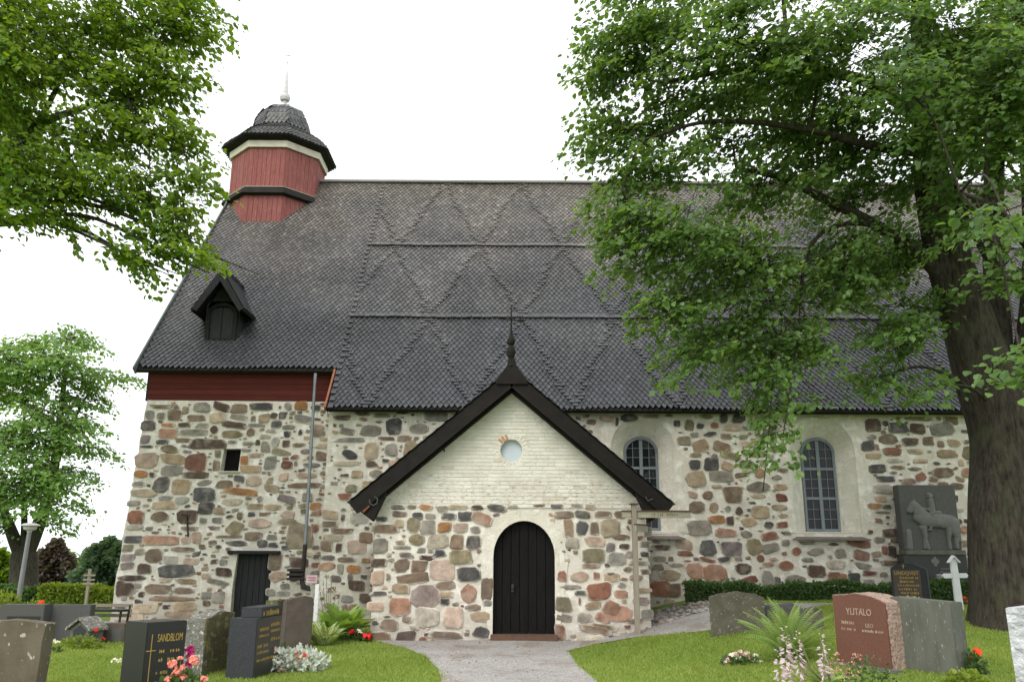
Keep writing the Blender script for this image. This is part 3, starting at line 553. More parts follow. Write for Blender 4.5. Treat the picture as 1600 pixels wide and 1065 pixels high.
ps, ws, nsn = parse(PORCH_STONES), parse(WEST_STONES), parse(NAVE_STONES)
def door_zone(u, v, w, h): return pip(u, v, arch(DC, DHW + .12 + w / 2, -.3, 1.66, .74 + .3 + h / 2)) or v + h / 2 > 2.6 or abs(u) + w / 2 > 2.84
def west_zone(u, v, w, h):
    return (-7.25 - w / 2 < u < -6.2 + w / 2 and v < 1.85 + h / 2) or (-7.95 - w / 2 < u < -7.3 + w / 2 and 3.8 - h / 2 < v < 4.55 + h / 2) or v + h / 2 > 5.8 or u - w / 2 < -10.18 + .026 * v or u + w / 2 > -4.92
def nave_zone(u, v, w, h):
    if (-2.8 < u < 2.8 and v < 4.2): return True
    for c in wc:
        if abs(u - c) < 1.22 + w / 2 and v > 2.15 - h / 2: return True
    return v + h / 2 > 5.4 or u - w / 2 < -4.86
ps += fill(ps, (-2.8, 2.8, 0, 2.6), 1900, (.06, .24), door_zone)
ws += fill(ws, (-10.1, -5, 0, 5.8), 4200, (.06, .24), west_zone)
nsn += fill(nsn, (11.6, 18.8, .3, 5.4), 2500, (.14, .42), nave_zone, 1.9)
nsn += fill(nsn, (-4.8, 11.6, .1, 5.35), 4200, (.06, .24), nave_zone)
allst = [(s, wallfn_porch, porch, 18.3) for s in ps] + [(s, wallfn_west, west, 23.1) for s in ws] + [(s, wallfn_nave, nave, 22.6) for s in nsn]
def vis(a):
    s, _, p, Y = a
    v = s[2] * s[3] / Y ** 2
    if s[0] > 12.0 or (p is nave and abs(s[0]) < 2.9 and s[1] < 5.2 - abs(s[0]) * .8): v *= .02
    return v
allst.sort(key=vis, reverse=True)
rest = MB()
for i, (s, fn, par, Y) in enumerate(allst):
    V, F = stone_mesh(*s[:4], s[5], fn)
    k = R.uniform(.88, 1.34); hue = R.uniform(-.02, .08); c = CODE[s[4]]; c = (c[0] * k * (1 + hue), c[1] * k, c[2] * k * (1 - hue))
    n0 = (len(V) - 1) // 3; cc = np.tile(c, (len(V), 1)); mo = np.array((.60, .56, .49))   # mortar smeared over the rim of the stone
    for j in range(2 * n0): f = .9 if j < n0 else R.choice((0, .1, .25, .6, .85)); cc[j] = cc[j] * (1 - f) + mo * f
    if i < 300: np_mesh('stone', V, F, M['stone'], par, cc)
    else: b0 = len(rest.v); rest.add(V, F, c); rest.c[b0:] = [tuple(q) for q in cc]
tag(rest.build('rubble_stones', M['stone'], church), kind='stuff')

# --- west door, window opening, lintel, iron anchors
wd = tag(bpy.data.objects.new('west_door', None), 'dark weathered plank door'); COL.objects.link(wd); wd.parent = church
x = -7.2
for k in range(6):
    wdt = .157; mb = MB(); mb.box((x + wdt / 2, 22.9 + .06 + .22, .83), (wdt - .008, .05, 1.85)); mb.build('plank', M['oldwood'], wd, bevel=.005); x += wdt
mb = MB().box((-6.72, 22.98, 1.755), (1.36, .24, .085)); mb.build('lintel', M['oldwood'], church, bevel=.015)
mb = MB().box((-7.63, 23.52, 4.19), (.56, .05, .7)); mb.build('window_shutter', M['door'], church)
mb = MB().box((-7.62, 23.17, 3.86), (.56, .14, .03)); mb.build('window_ledge', M['mortar'], church, bevel=.01)
for (px, y0, y1) in ((292, 803, 838), (290, 803, 806)):
    a, b = at(px - (6 if y1 < 810 else 0), y0, 23.05), at(px + (6 if y1 < 810 else 2), y1, 23.02)
    MB().bar(a, b, .035, .03).build('iron_anchor', M['iron'], church)
# --- red boarding under the west eave
rb = tag(bpy.data.objects.new('red_boarding', None), 'dark red horizontal boards under the west eave'); COL.objects.link(rb); rb.parent = church
for k in range(5):
    z = 5.83 + k * .165; kk = R.uniform(.85, 1.15)
    MB().box((-7.52, 23.37 + .002 * k, z + .083), (5.25, .04, .16), col=(kk, kk, kk)).build('board', M['redboard'], rb, bevel=.006)
MB().box((-10.17, 23.41, 6.25), (.06, .1, .84)).build('corner_board', M['oldwood'], church)
# --- plaster around windows, windows
def plaster_ring(name, inner, outer, fn, d0, d1, m, parent, jit=0):
    n = len(inner); outer = [(u + R.uniform(-jit, jit), v + R.uniform(-jit, jit)) for u, v in outer]
    V = [fn(u, v, d1) for u, v in outer] + [fn(u, v, d1) for u, v in inner] + [fn(u, v, d0) for u, v in outer]
    F = [(k, (k + 1) % n, n + (k + 1) % n, n + k) for k in range(1 if jit else 0, n)] + [(2 * n + k, 2 * n + (k + 1) % n, (k + 1) % n, k) for k in range(n)]
    return np_mesh(name, V, F, m, parent)
for cx in wc:
    win = tag(bpy.data.objects.new('window', None)); COL.objects.link(win); win.parent = church
    inner = arch(cx, .45, 2.36, 4.44, .40, 16); outer = niche(cx)
    n = len(inner)
    V = [(u, 22.6 + .012, v) for u, v in outer] + [(cx + (u - cx) * .62 + (iu - cx) * .38, 22.76, v * .62 + iv * .38) for (u, v), (iu, iv) in zip(outer, inner)] + [(u, 23.02, v) for u, v in inner]
    F = [(j * n + k, j * n + (k + 1) % n, (j + 1) * n + (k + 1) % n, (j + 1) * n + k) for j in range(2) for k in range(n)]
    o = np_mesh('niche', V, F, M['lime'], win)
    wide = [(cx + (u - cx) * 1.42, 2.32 + (v - 2.32) * 1.0 + (.02 if v > 4 else 0)) for u, v in niche(cx)]
    wide = [(u, min(v, 5.38)) for u, v in wide]
    plaster_ring('plaster_band', outer, wide, wallfn_nave, -.02, .003, M['mortar'], win, .07)
    fm = MB(); Yw = 23.0
    zs, rise, hw, z0 = 4.40, .40, .43, 2.38
    top = lambda x: zs + rise * math.sqrt(max(0, 1 - ((x - cx) / hw) ** 2))
    def fbox(xa, xb, za, zb, th=.06, y=Yw): fm.box(((xa + xb) / 2, y, (za + zb) / 2), (xb - xa, th, zb - za))
    fbox(cx - .45, cx - .39, z0 - .02, 4.45); fbox(cx + .39, cx + .45, z0 - .02, 4.45)
    fbox(cx - .39, cx + .39, z0 - .02, z0 + .05, .058); fbox(cx - .045, cx + .045, z0 + .05, zs + rise - .05, .062)
    tr = (3.22, 4.0)
    for z in tr: fbox(cx - .39, cx - .045, z - .035, z + .035, .056); fbox(cx + .045, cx + .39, z - .035, z + .035, .056)
    ar = []
    for k in range(17):
        t = PI * k / 16; ar.append(((cx + .46 * math.cos(t), 4.43 + .42 * math.sin(t)), (cx + .39 * math.cos(t), 4.42 + .345 * math.sin(t))))
    for k in range(16):
        (a, b), (c, d) = ar[k], ar[k + 1]; fm.prism([b, a, c, d], lambda u, v, q: (u, Yw - q, v), -.03, .03)
    rows = [(z0 + .05, 3.185, 3), (3.255, 3.965, 3), (4.035, 4.78, 3)]
    panes = []
    for s in (-1, 1):
        xa, xb = (cx - .39, cx - .045) if s < 0 else (cx + .045, cx + .39)
        xm = (xa + xb) / 2
        for (za, zb, nr) in rows:
            fm.box((xm, Yw + .004, (za + min(zb, top(xm) - .05)) / 2), (.016, .034, min(zb, top(xm) - .05) - za))
            for r in range(nr):
                zl, zh = za + (zb - za) * r / nr, za + (zb - za) * (r + 1) / nr
                if r and zl < top(cx + .3) + .05: fm.box((xm, Yw + .005, zl), (xb - xa, .03, .016))
                for (pa, pb) in ((xa, xm), (xm, xb)):
                    ta, tb = min(zh, top(pa) - .0), min(zh, top(pb) - .0)
                    if max(ta, tb) > zl + .03: panes.append([(pa, zl), (pb, zl), (pb, max(tb, zl + .01)), (pa, max(ta, zl + .01))])
    fm.build('frame', M['frame'], win, bevel=.004, seg=1)
    for p in panes:
        ty, tx = R.uniform(-.03, .03), R.uniform(-.02, .02); c0 = p[0]
        np_mesh('pane', [(u, Yw + .012 + ty * (u - c0[0]) + tx * (v - c0[1]), v) for u, v in p], [(0, 1, 2, 3)], M['glass'], win)
    MB().add([(cx - .5, 23.04, 2.3), (cx + .5, 23.04, 2.3), (cx + 1.0, 22.42, 2.12), (cx - 1.0, 22.42, 2.12), (cx - .5, 23.04, 2.37), (cx + .5, 23.04, 2.37), (cx + 1.0, 22.42, 2.155), (cx - 1.0, 22.42, 2.155)],
             [(0, 1, 2, 3), (4, 7, 6, 5), (3, 2, 6, 7), (0, 3, 7, 4), (2, 1, 5, 6)]).build('sill', M['sill'], win)
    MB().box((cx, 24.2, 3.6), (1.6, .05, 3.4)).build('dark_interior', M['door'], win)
# --- porch door
sur_o = arch(DC, DHW + .27, .04, 1.62, .74 + .27, 18); sur_i = arch(DC, DHW - .004, .04, 1.66, .736, 18)
sur_o = [(u if v > 1.1 else DC + (u - DC) * .82, v) for u, v in sur_o]; sur_o[0] = (DC - DHW - .07, .04); sur_o[1] = (DC + DHW + .07, .04)
plaster_ring('door_surround', sur_i, sur_o, wallfn_porch, -.02, .012, M['lime'], church, .015)
door = tag(bpy.data.objects.new('porch_door', None), 'black arched plank door'); COL.objects.link(door); door.parent = church
edges = np.linspace(DC - DHW + .012, DC + DHW - .012, 8)
dt = lambda x: 1.66 + .73 * math.sqrt(max(0, 1 - ((x - DC) / DHW) ** 2))
for k in range(7):
    a, b = edges[k] + .004, edges[k + 1] - .004; xs = np.linspace(b, a, 5)
    MB().prism([(a, .12), (b, .12)] + [(x, dt(x)) for x in xs], wallfn_porch, -.22, -.14 - R.uniform(0, .012)).build('plank', M['door'], door, bevel=.006)
p = at(801, 918, 18.42)
MB().box((p.x, 18.425, p.z), (.055, .02, .16)).lathe((p.x, 18.40, p.z), [(.001, -.02), (.025, -.015), (.03, 0), (.025, .015), (.001, .02)], 10).build('handle', M['iron'], door)
MB().box((DC, 18.30, .065), (1.36, .34, .13)).build('threshold', M['brownwood'], church, bevel=.012)
# --- oculus
MB().add([(u, 18.42, v) for u, v in ocu], [tuple(range(24))]).build('round_window', M['oculus'], church)
# --- gable bricks
gable = tag(bpy.data.objects.new('porch_gable', None), 'whitewashed brick gable'); COL.objects.link(gable); gable.parent = church
bricks = []
z = 2.665; row = 0
slope = (5.02 - 2.66) / 2.72
while z < 5.2:
    half = min(2.83, (5.20 - z) / slope); x = -half - (row % 2) * .135 - R.random() * .05
    while x < half:
        l = R.choice((.26, .26, .125)) * R.uniform(.95, 1.05); a, b = max(x, -half), min(x + l, half)
        cx, cz = (a + b) / 2, z + .033
        if b - a > .06 and math.hypot(cx, cz - 3.87) > .315: bricks.append((cx, cz, b - a, .068, 0.0))
        x += l + .012
    z += .0795; row += 1
for k in range(26):
    t = 2 * PI * k / 26; bricks.append((.305 * math.cos(t), 3.87 + .305 * math.sin(t), .12, .058, t))
R.shuffle(bricks); bricks.sort(key=lambda b: -(b[2] + (.5 if b[1] < 4 else 0)))
rest = MB()
for i, (cx, cz, w_, h_, t) in enumerate(bricks):
    k = R.uniform(.93, 1.05); c = (k, k, k)
    q = R.random()
    if t and .55 < (t % (2 * PI)) / PI < .82: c = (.70, .42, .30)
    elif cz < 3.7 and abs(cx) < 2 and q < .06: k *= R.uniform(.88, .96); c = (k, k * .94, k * .9)
    pr = .002 + R.random() * .005
    ca, sa = math.cos(t), math.sin(t)
    poly = [(cx + ca * a - sa * b, cz + sa * a + ca * b) for a, b in ((-w_ / 2, -h_ / 2), (w_ / 2, -h_ / 2), (w_ / 2, h_ / 2), (-w_ / 2, h_ / 2))]
    ins = [(cx + (u - cx) * (1 - .02 / w_), cz + (v - cz) * .82) for u, v in poly]
    V = [wallfn_porch(u, v, -.03) for u, v in poly] + [wallfn_porch(u, v, pr * .6) for u, v in poly] + [wallfn_porch(u, v, pr) for u, v in ins]
    F = [(8, 9, 10, 11)] + [(j * 4 + a, j * 4 + (a + 1) % 4, j * 4 + 4 + (a + 1) % 4, j * 4 + 4 + a) for j in range(2) for a in range(4)]
    if i < 300: np_mesh('brick', V, F, M['brick'], gable, np.tile(c, (12, 1)))
    else: rest.add(V, F, c)
tag(rest.build('small_bricks', M['brick'], gable), kind='stuff')
gb = MB()                                                 # whitewashed joints behind the bricks
gb.add(*(lambda VF: ([wallfn_porch(p.x, p.y, -.006) for p in VF[0]], VF[1]))(cdt([(-2.83, 2.655), (2.83, 2.655), (2.83, 2.85), (0, 5.28), (-2.83, 2.85)], [ocu])))
gb.build('brick_joints', M['lime'], gable)

# --- porch roof
pr_ = tag(bpy.data.objects.new('porch_roof', None), 'black gabled porch roof with wide bargeboards'); COL.objects.link(pr_); pr_.parent = church
EX, EZ, AZ = 3.38, 2.74, 5.60
L = math.hypot(EX, AZ - EZ); ux, uz = EX / L, (AZ - EZ) / L
def onroof(s, t, y, dn):                                  # s side, t distance down from apex, dn perpendicular drop
    return Vector((s * (t * ux - dn * uz), y, AZ - t * uz - dn * ux))
for s in (-1, 1):
    mb = MB(); V = [onroof(s, t, y, d) for d in (.02, .10) for t, y in ((.0, 17.95), (L, 17.95), (L, 23.4), (.0, 23.4))]
    mb.add(V, [(0, 1, 2, 3), (7, 6, 5, 4), (0, 4, 5, 1), (1, 5, 6, 2), (2, 6, 7, 3), (3, 7, 4, 0)]); mb.build('roof_deck', M['tar'], pr_)
    mb = MB()
    for (t0, t1, d0, d1, y0, y1) in ((.0, L, .03, .31, 17.90, 17.944), (.1, L - .05, .27, .33, 17.87, 17.905), (.05, L - .55, .12, .37, 18.12, 18.28)):
        V = [onroof(s, t, y, d) for y in (y0, y1) for t, d in ((t0, d0), (t1, d0), (t1 - (d1 - d0) * .0, d1), (t0 + d1 * uz / ux * 0, d1))]
        mb.add(V, [(0, 1, 2, 3), (7, 6, 5, 4), (0, 4, 5, 1), (1, 5, 6, 2), (2, 6, 7, 3), (3, 7, 4, 0)])
    mb.build('bargeboard', M['tar'], pr_)
    mb = MB(); poly = [(s * EX * .995, EZ - .01), (s * 2.87, 2.36), (s * 2.60, 2.96), (s * 2.9, 3.1)]
    if s < 0: poly.reverse()
    poly = poly[::-1] if s > 0 else poly[::-1]
    V = [(u, 17.96, v) for u, v in poly] + [(u, 18.25, v) for u, v in poly]
    mb.add(V, [(0, 1, 2, 3), (7, 6, 5, 4)] + [(k, 4 + k, 4 + (k + 1) % 4, (k + 1) % 4) for k in range(4)]); mb.build('eave_panel', M['tar'], pr_)
    T = np.array([(-.07, .12, 0), (0, 0, 0), (.07, .12, 0), (.07, .34, -.03), (-.07, .34, -.03), (-.07, .12, -.02), (0, 0, -.02), (.07, .12, -.02)])
    P = []
    for r in range(34):
        for c in range(38):
            t = L + .03 - r * .125; y = 17.93 + (c + .5 * (r % 2)) * .142
            if y < 23.3 and t > 0: P.append(onroof(s, t, y, -.012))
    P = np.array(P); n = len(P)
    Xv = np.tile((0, -s * 1.0, 0), (n, 1)); Yv = np.tile((-s * ux, 0, uz), (n, 1)); Zv = np.tile((s * uz, 0, ux), (n, 1))
    V, F4 = inst(T, [(0, 1, 2, 3)], P, Xv, Yv, Zv); b8 = np.arange(n)[:, None] * 8
    F = np.concatenate([b8 + np.array(q) for q in ((0, 1, 2, 3), (0, 3, 4, 4), (0, 5, 6, 1), (1, 6, 7, 2))]).tolist()
    F = [tuple(dict.fromkeys(f)) for f in F]
    c = np.repeat((NR.random(n) * .03 + .03)[:, None] * np.ones(3), 8, 0)
    tag(np_mesh('porch_shingles', V, F, M['shingle'], pr_, c), kind='stuff')
mb = MB().prism([(-.33, 5.24), (.33, 5.24), (.34, 5.32), (.11, 5.62), (.07, 5.8), (-.07, 5.8), (-.11, 5.62), (-.34, 5.32)], lambda u, v, d: (u, 17.88 - d, v), -.06, .03)
mb.build('apex_cap', M['tar'], pr_)
zf = lambda y: at(798, y, 17.9).z
fz = zf(572)
prof = [(.075, 0), (.05, .12), (.05, zf(560) - fz), (.085, zf(556) - fz), (.10, zf(550) - fz), (.085, zf(544) - fz), (.05, zf(540) - fz), (.085, zf(536) - fz), (.09, zf(531) - fz), (.055, zf(526) - fz), (.02, zf(518) - fz), (.016, zf(500) - fz), (.012, zf(480) - fz)]
mb = MB().lathe((-.02, 17.9, fz), prof, 12); zc = zf(500)
mb.bar((-.3, 17.9, zc + .03), (.3, 17.9, zc - .02), .02, .02); mb.box((.2, 17.9, zc - .012), (.12, .015, .07)); mb.bar((-.02, 17.8, zc), (-.02, 18.0, zc), .02, .02)
mb.build('finial', M['tar'], pr_, smooth=False)
for (xa, ya, xb, yb) in ((790, 601, 797, 614), (836, 625, 831, 638), (689, 693, 695, 705), (904, 687, 900, 699)):
    MB().bar(at(xa, ya, 18.12), at(xb, yb, 18.2), .022, .022).build('iron_hook', M['iron'], pr_)
up = [at(577, 780, 17.85), at(578, 786, 17.85), at(583, 789, 17.85), at(589, 786, 17.85), at(590, 779, 17.85), at(585, 775, 17.85)]
MB().tube(up, .012, 6).build('iron_hook', M['grey_iron'], pr_)
MB().bar(at(567, 799, 17.9), at(577, 789, 17.9), .045, .02, up=Vector((0, 1, 0))).build('rust_strap', M['rust_and_sunlit'], pr_)
MB().tube([at(1009, 775, 17.85), at(1012, 782, 17.86), at(1020, 779, 17.85)], .012, 6).build('iron_hook', M['grey_iron'], pr_)

# --- main roof
TA = 1.383; AL = math.atan(TA); CA, SA = math.cos(AL), math.sin(AL)
YE, ZE, YR = 22.2, 5.42, 29.2; SLEN = (YR - YE) / CA; SW = (23.08 - YE) / CA
def RP(x, s, n=0.0): return np.array([x, YE + s * CA - n * SA, ZE + s * SA + n * CA])
roof = tag(bpy.data.objects.new('main_roof', None), 'steep black shingled roof'); COL.objects.link(roof); roof.parent = church
def vx(s): return -10.42 + .30 * max(0, s - SW) / (SLEN - SW)   # west verge
mb = MB()
mb.add([RP(-4.87, 0), RP(19.3, 0), RP(19.3, SLEN), RP(-4.87, SLEN)], [(0, 1, 2, 3)])
mb.add([RP(vx(SW), SW), RP(-4.87, SW), RP(-4.87, SLEN), RP(vx(SLEN), SLEN)], [(0, 1, 2, 3)])
mb.add([RP(-4.87, 0, -.1), RP(19.3, 0, -.1), RP(19.3, 1.0, -.1), RP(-4.87, 1.0, -.1)], [(3, 2, 1, 0)])
mb.add([RP(vx(SW), SW, -.1), RP(-4.87, SW, -.1), RP(-4.87, SW + 1, -.1), RP(vx(SW), SW + 1, -.1)], [(3, 2, 1, 0)])
mb.add([RP(-4.87, 0), RP(19.3, 0), RP(19.3, 0, -.1), RP(-4.87, 0, -.1)], [(3, 2, 1, 0)])
mb.add([RP(vx(SW), SW), RP(-4.87, SW), RP(-4.87, SW, -.1), RP(vx(SW), SW, -.1)], [(3, 2, 1, 0)])
zt = RP(0, SLEN)[2]
mb.add([(vx(SLEN), YR, zt), (19.3, YR, zt), (19.3, YR + 7, ZE), (-10.42, YR + 7, ZE)], [(0, 1, 2, 3)])
mb.build('roof_boards', M['tar'], roof)
MB().add([RP(-4.88, -.02, .03), RP(-4.88, SW + .05, .03), RP(-4.88, SW + .05, -.16), RP(-4.88, -.02, -.16)], [(0, 1, 2, 3)]).build('step_board', M['redboard'], roof)
MB().bar(RP(-4.92, 0, .0), RP(-4.9, SW, .0), .05, .16).build('verge_board', M['rust_and_sunlit'], roof)  # red verge board; its sunlit orange edge is painted in as colour
MB().bar(RP(vx(SW) - .03, SW - .05, .02), RP(vx(SLEN) - .03, SLEN, .02), .05, .22, up=Vector((0, 0, 1))).build('verge_board', M['verge'], roof)
MB().box(((vx(SLEN) + 19.3) / 2 + 1.35, YR, zt + .05), (19.3 - vx(SLEN) - 2.7, .34, .10)).build('ridge_board', M['ridge'], roof, bevel=.02)
def roof_s(py, px=750):
    d = ray(px, py); t = (ZE - EYE - TA * YE) / (d[2] - TA * d[1]); return (d[1] * t - YE) / CA
S1, S2 = roof_s(497), roof_s(388)
SHW, SHP = .152, .128
def shingles():
    Ps, sq, lift, cl = [], [], [], []
    rows = int(SLEN / SHP)
    for r in range(rows):
        s = r * SHP; x = np.arange(-10.4, 19.3, SHW) + (r % 2) * SHW / 2
        x = x[(x > vx(max(s, SW)) + .02) & ((s >= SW - .01) | (x > -4.8))]
        east = x > -4.85
        if s < S1: lo, hi, ph = 0, S1, -1.1
        elif s < S2: lo, hi, ph = S1, S2, .27
        else: lo, hi, ph = S2, SLEN, -1.1
        f = (s - lo) / (hi - lo); off = 1.375 * f
        q = np.zeros(len(x), bool)
        for sg in (-1, 1):
            d = (x - ph - sg * off + 1.375 + .05 * math.sin(s * 2.1 + ph)) % 2.75 - 1.375; q |= np.abs(d) < SHW * .54
        line = min(abs(s - S1), abs(s - S2)) < SHP * .5
        q = q | line; q &= east
        q |= (np.abs(x + 4.85) <= SHW * .5) & (r % 2 == 0)
        # the seven rows under the dormer and turret stay plain
        for xx, qq in zip(x, q):
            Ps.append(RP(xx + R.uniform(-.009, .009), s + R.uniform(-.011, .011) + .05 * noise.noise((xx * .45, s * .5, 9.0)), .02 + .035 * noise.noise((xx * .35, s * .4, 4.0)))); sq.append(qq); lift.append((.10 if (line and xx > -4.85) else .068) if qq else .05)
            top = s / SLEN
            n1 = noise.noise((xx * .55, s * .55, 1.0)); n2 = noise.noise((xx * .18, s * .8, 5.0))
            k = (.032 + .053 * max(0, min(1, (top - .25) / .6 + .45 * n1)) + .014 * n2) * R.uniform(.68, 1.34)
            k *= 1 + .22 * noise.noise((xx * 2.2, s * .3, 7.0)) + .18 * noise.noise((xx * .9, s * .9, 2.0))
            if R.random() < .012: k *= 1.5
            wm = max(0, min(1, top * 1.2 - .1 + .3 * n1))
            cl.append((k * (.94 + .26 * wm), k * (.98 + .07 * wm), k * (1.14 - .26 * wm)))  # bluish sky sheen painted into the lower rows; upper rows weathered brown
    P = np.array(Ps); sq = np.array(sq); lift = np.array(lift); cl = np.array(cl); n = len(P)
    h = SHW / 2 * .93
    T = np.zeros((n, 8, 3))
    T[:, 0] = (-h, .125, 0); T[:, 1] = (0, 0, 0); T[:, 2] = (h, .125, 0); T[:, 3] = (h, .33, 0); T[:, 4] = (-h, .33, 0)
    T[sq, 0] = (-h, .0, 0); T[sq, 2] = (h, .0, 0)
    T[:, :3, 2] = lift[:, None] * (1 - T[:, :3, 1] * 2.2); T[:, 3:5, 2] = .004
    T[:, 5:8] = T[:, 0:3]; T[:, 5:8, 2] -= .038
    e_s = np.array((0, CA, SA)); e_n = np.array((0, -SA, CA))
    V = P[:, None, :] + T[..., 0:1] * np.array((1, 0, 0)) + T[..., 1:2] * e_s + T[..., 2:3] * e_n
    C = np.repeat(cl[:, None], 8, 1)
    # the 300 that show largest: the lowest rows on view left and right of the porch roof
    s_ = (P[:, 2] - ZE) / SA
    score = s_ * 1.0 + np.abs(P[:, 0] + 2.0) * .12; score[(P[:, 0] > 4.5) | ((P[:, 0] > -1.6) & (P[:, 0] < 1.6) & (s_ < .8))] += 99
    idx = np.argsort(score)[:300]; m = np.zeros(n, bool); m[idx] = True
    F8 = [(0, 1, 2, 3, 4), (0, 5, 6, 1), (1, 6, 7, 2)]
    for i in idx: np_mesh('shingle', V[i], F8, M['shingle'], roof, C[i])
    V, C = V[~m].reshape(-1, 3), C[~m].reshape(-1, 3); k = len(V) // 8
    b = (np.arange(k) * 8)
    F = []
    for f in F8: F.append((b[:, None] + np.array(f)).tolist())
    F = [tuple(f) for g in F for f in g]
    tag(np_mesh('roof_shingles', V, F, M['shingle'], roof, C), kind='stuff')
shingles()

# --- dormer
dm = tag(bpy.data.objects.new('dormer', None), 'small dark gabled dormer with an arched shutter'); COL.objects.link(dm); dm.parent = church
dx, dy = -8.42, 23.82; dz = ZE + (dy - YE) * TA
MB().box((dx, dy + .75, dz + .55), (.98, 1.5, 1.3)).build('dormer_wall', M['oldwood'], dm)
ap = arch(dx, .33, dz + .06, dz + .82, .22, 8)
for s in (-1, 1):
    xs = np.linspace(dx + (.33 if s > 0 else -.01), dx + (.01 if s > 0 else -.33), 5)
    f = lambda x: dz + .8 + .22 * math.sqrt(max(0, 1 - ((x - dx) / .335) ** 2))
    MB().prism([(xs[-1], dz + .06), (xs[0], dz + .06)] + [(x, f(x)) for x in xs], lambda u, v, d: (u, dy - d, v), .0, .03).build('shutter_leaf', M['oldwood'], dm, bevel=.006)
plaster_ring('shutter_frame', arch(dx, .34, dz + .05, dz + .81, .23, 8), arch(dx, .44, dz - .03, dz + .81, .34, 8), lambda u, v, d: (u, dy - d, v), 0, .06, M['tar'], dm)
MB().prism([(dx - .46, dz + 1.0), (dx + .46, dz + 1.0), (dx, dz + 1.86)], lambda u, v, d: (u, dy - d, v), -1.4, .0).build('dormer_gable', M['oldwood'], dm)
for s in (-1, 1):
    a, b = Vector((dx, 0, dz + 2.02)), Vector((dx + s * .68, 0, dz + .93))
    b2 = Vector((dx + s * .80, 0, dz + .86))
    V = []
    for y in (dy - .42, dy + 1.9):
        for p in (a, b, b2): V.append((p.x, y, p.z)); V.append((p.x - s * .04, y, p.z - .09))
    F = [(0, 2, 8, 6), (2, 4, 10, 8), (1, 7, 9, 3), (3, 9, 11, 5), (0, 1, 3, 2), (2, 3, 5, 4), (4, 5, 11, 10), (6, 8, 9, 7), (8, 10, 11, 9)]
    MB().add(V, F).build('dormer_roof', M['tar'], dm)
    mb = MB()
    q = [(a.x, a.z + .01), (b.x, b.z + .01), (b.x + s * .09, b.z - .05), (b.x - s * .07, b.z - .16), (a.x, a.z - .34)]
    if s > 0: q = q[::-1]
    mb.prism(q, lambda u, v, d: (u, dy - .43 - d, v), 0, .045); mb.build('dormer_bargeboard', M['oldwood'], dm)
    P = []
    Ld = math.hypot(.68, 1.09); dxu, dzu = .68 / Ld, 1.09 / Ld
    for r in range(12):
        for c in range(16):
            t = Ld + .1 - r * .11; y = dy - .4 + (c + .5 * (r % 2)) * .14
            if t > 0 and y < dy + 1.8: P.append((a.x + s * t * dxu, y, a.z - t * dzu + .02))
    P = np.array(P); n = len(P)
    T = np.array([(-.07, .12, .02), (0, 0, .03), (.07, .12, .02), (.07, .3, 0), (-.07, .3, 0)])
    V = P[:, None] + T[None, :, 0:1] * np.array((0, -s, 0)) + T[None, :, 1:2] * np.array((-s * dxu, 0, dzu)) + T[None, :, 2:3] * np.array((s * dzu, 0, dxu))
    F = [tuple(i * 5 + k for k in range(5)) for i in range(n)]
    tag(np_mesh('dormer_shingles', V.reshape(-1, 3), F, M['shingle'], dm, np.repeat((NR.random(n) * .04 + .04)[:, None] * np.ones(3), 5, 0)), kind='stuff')

# --- ridge turret
tu = tag(bpy.data.objects.new('turret', None), 'red octagonal ridge turret with dark bell roof'); COL.objects.link(tu); tu.parent = church
TX, TY = -8.72, 29.2; AP = 1.58; CR = AP / math.cos(PI / 8)
def octo(r, z): return [(TX + r * math.cos(PI / 8 + k * PI / 4), TY + r * math.sin(PI / 8 + k * PI / 4), z) for k in range(8)]
def octring(mb, prof):
    V = [p for r, z in prof for p in octo(r, z)]; F = [(i * 8 + k, i * 8 + (k + 1) % 8, (i + 1) * 8 + (k + 1) % 8, (i + 1) * 8 + k) for i in range(len(prof) - 1) for k in range(8)]
    mb.add(V, F)
mb = MB()
for k in range(8):                                        # vertical board cladding, two tiers
    a0 = PI / 8 + k * PI / 4; a1 = a0 + PI / 4
    for (z0, z1, r0, r1) in ((11.4, 14.05, CR * 1.06, CR * 1.02), (14.05, 15.95, CR * .985, CR * .985)):
        nb = 8
        for j in range(nb):
            kk = R.uniform(.93, 1.06)
            V = []
            for z, r in ((z0, r0), (z1, r1)):
                A = Vector((TX + r * math.cos(a0), TY + r * math.sin(a0), z)); B = Vector((TX + r * math.cos(a1), TY + r * math.sin(a1), z))
                o = R.uniform(0, .012); nrm = Vector((math.cos((a0 + a1) / 2), math.sin((a0 + a1) / 2), 0))
                p, q = A.lerp(B, (j + .03) / nb), A.lerp(B, (j + .97) / nb)
                V += [p + nrm * o, q + nrm * o, p - nrm * .05, q - nrm * .05]
            mb.add(V, [(0, 1, 5, 4), (0, 4, 6, 2), (1, 3, 7, 5)], (kk, kk, kk))
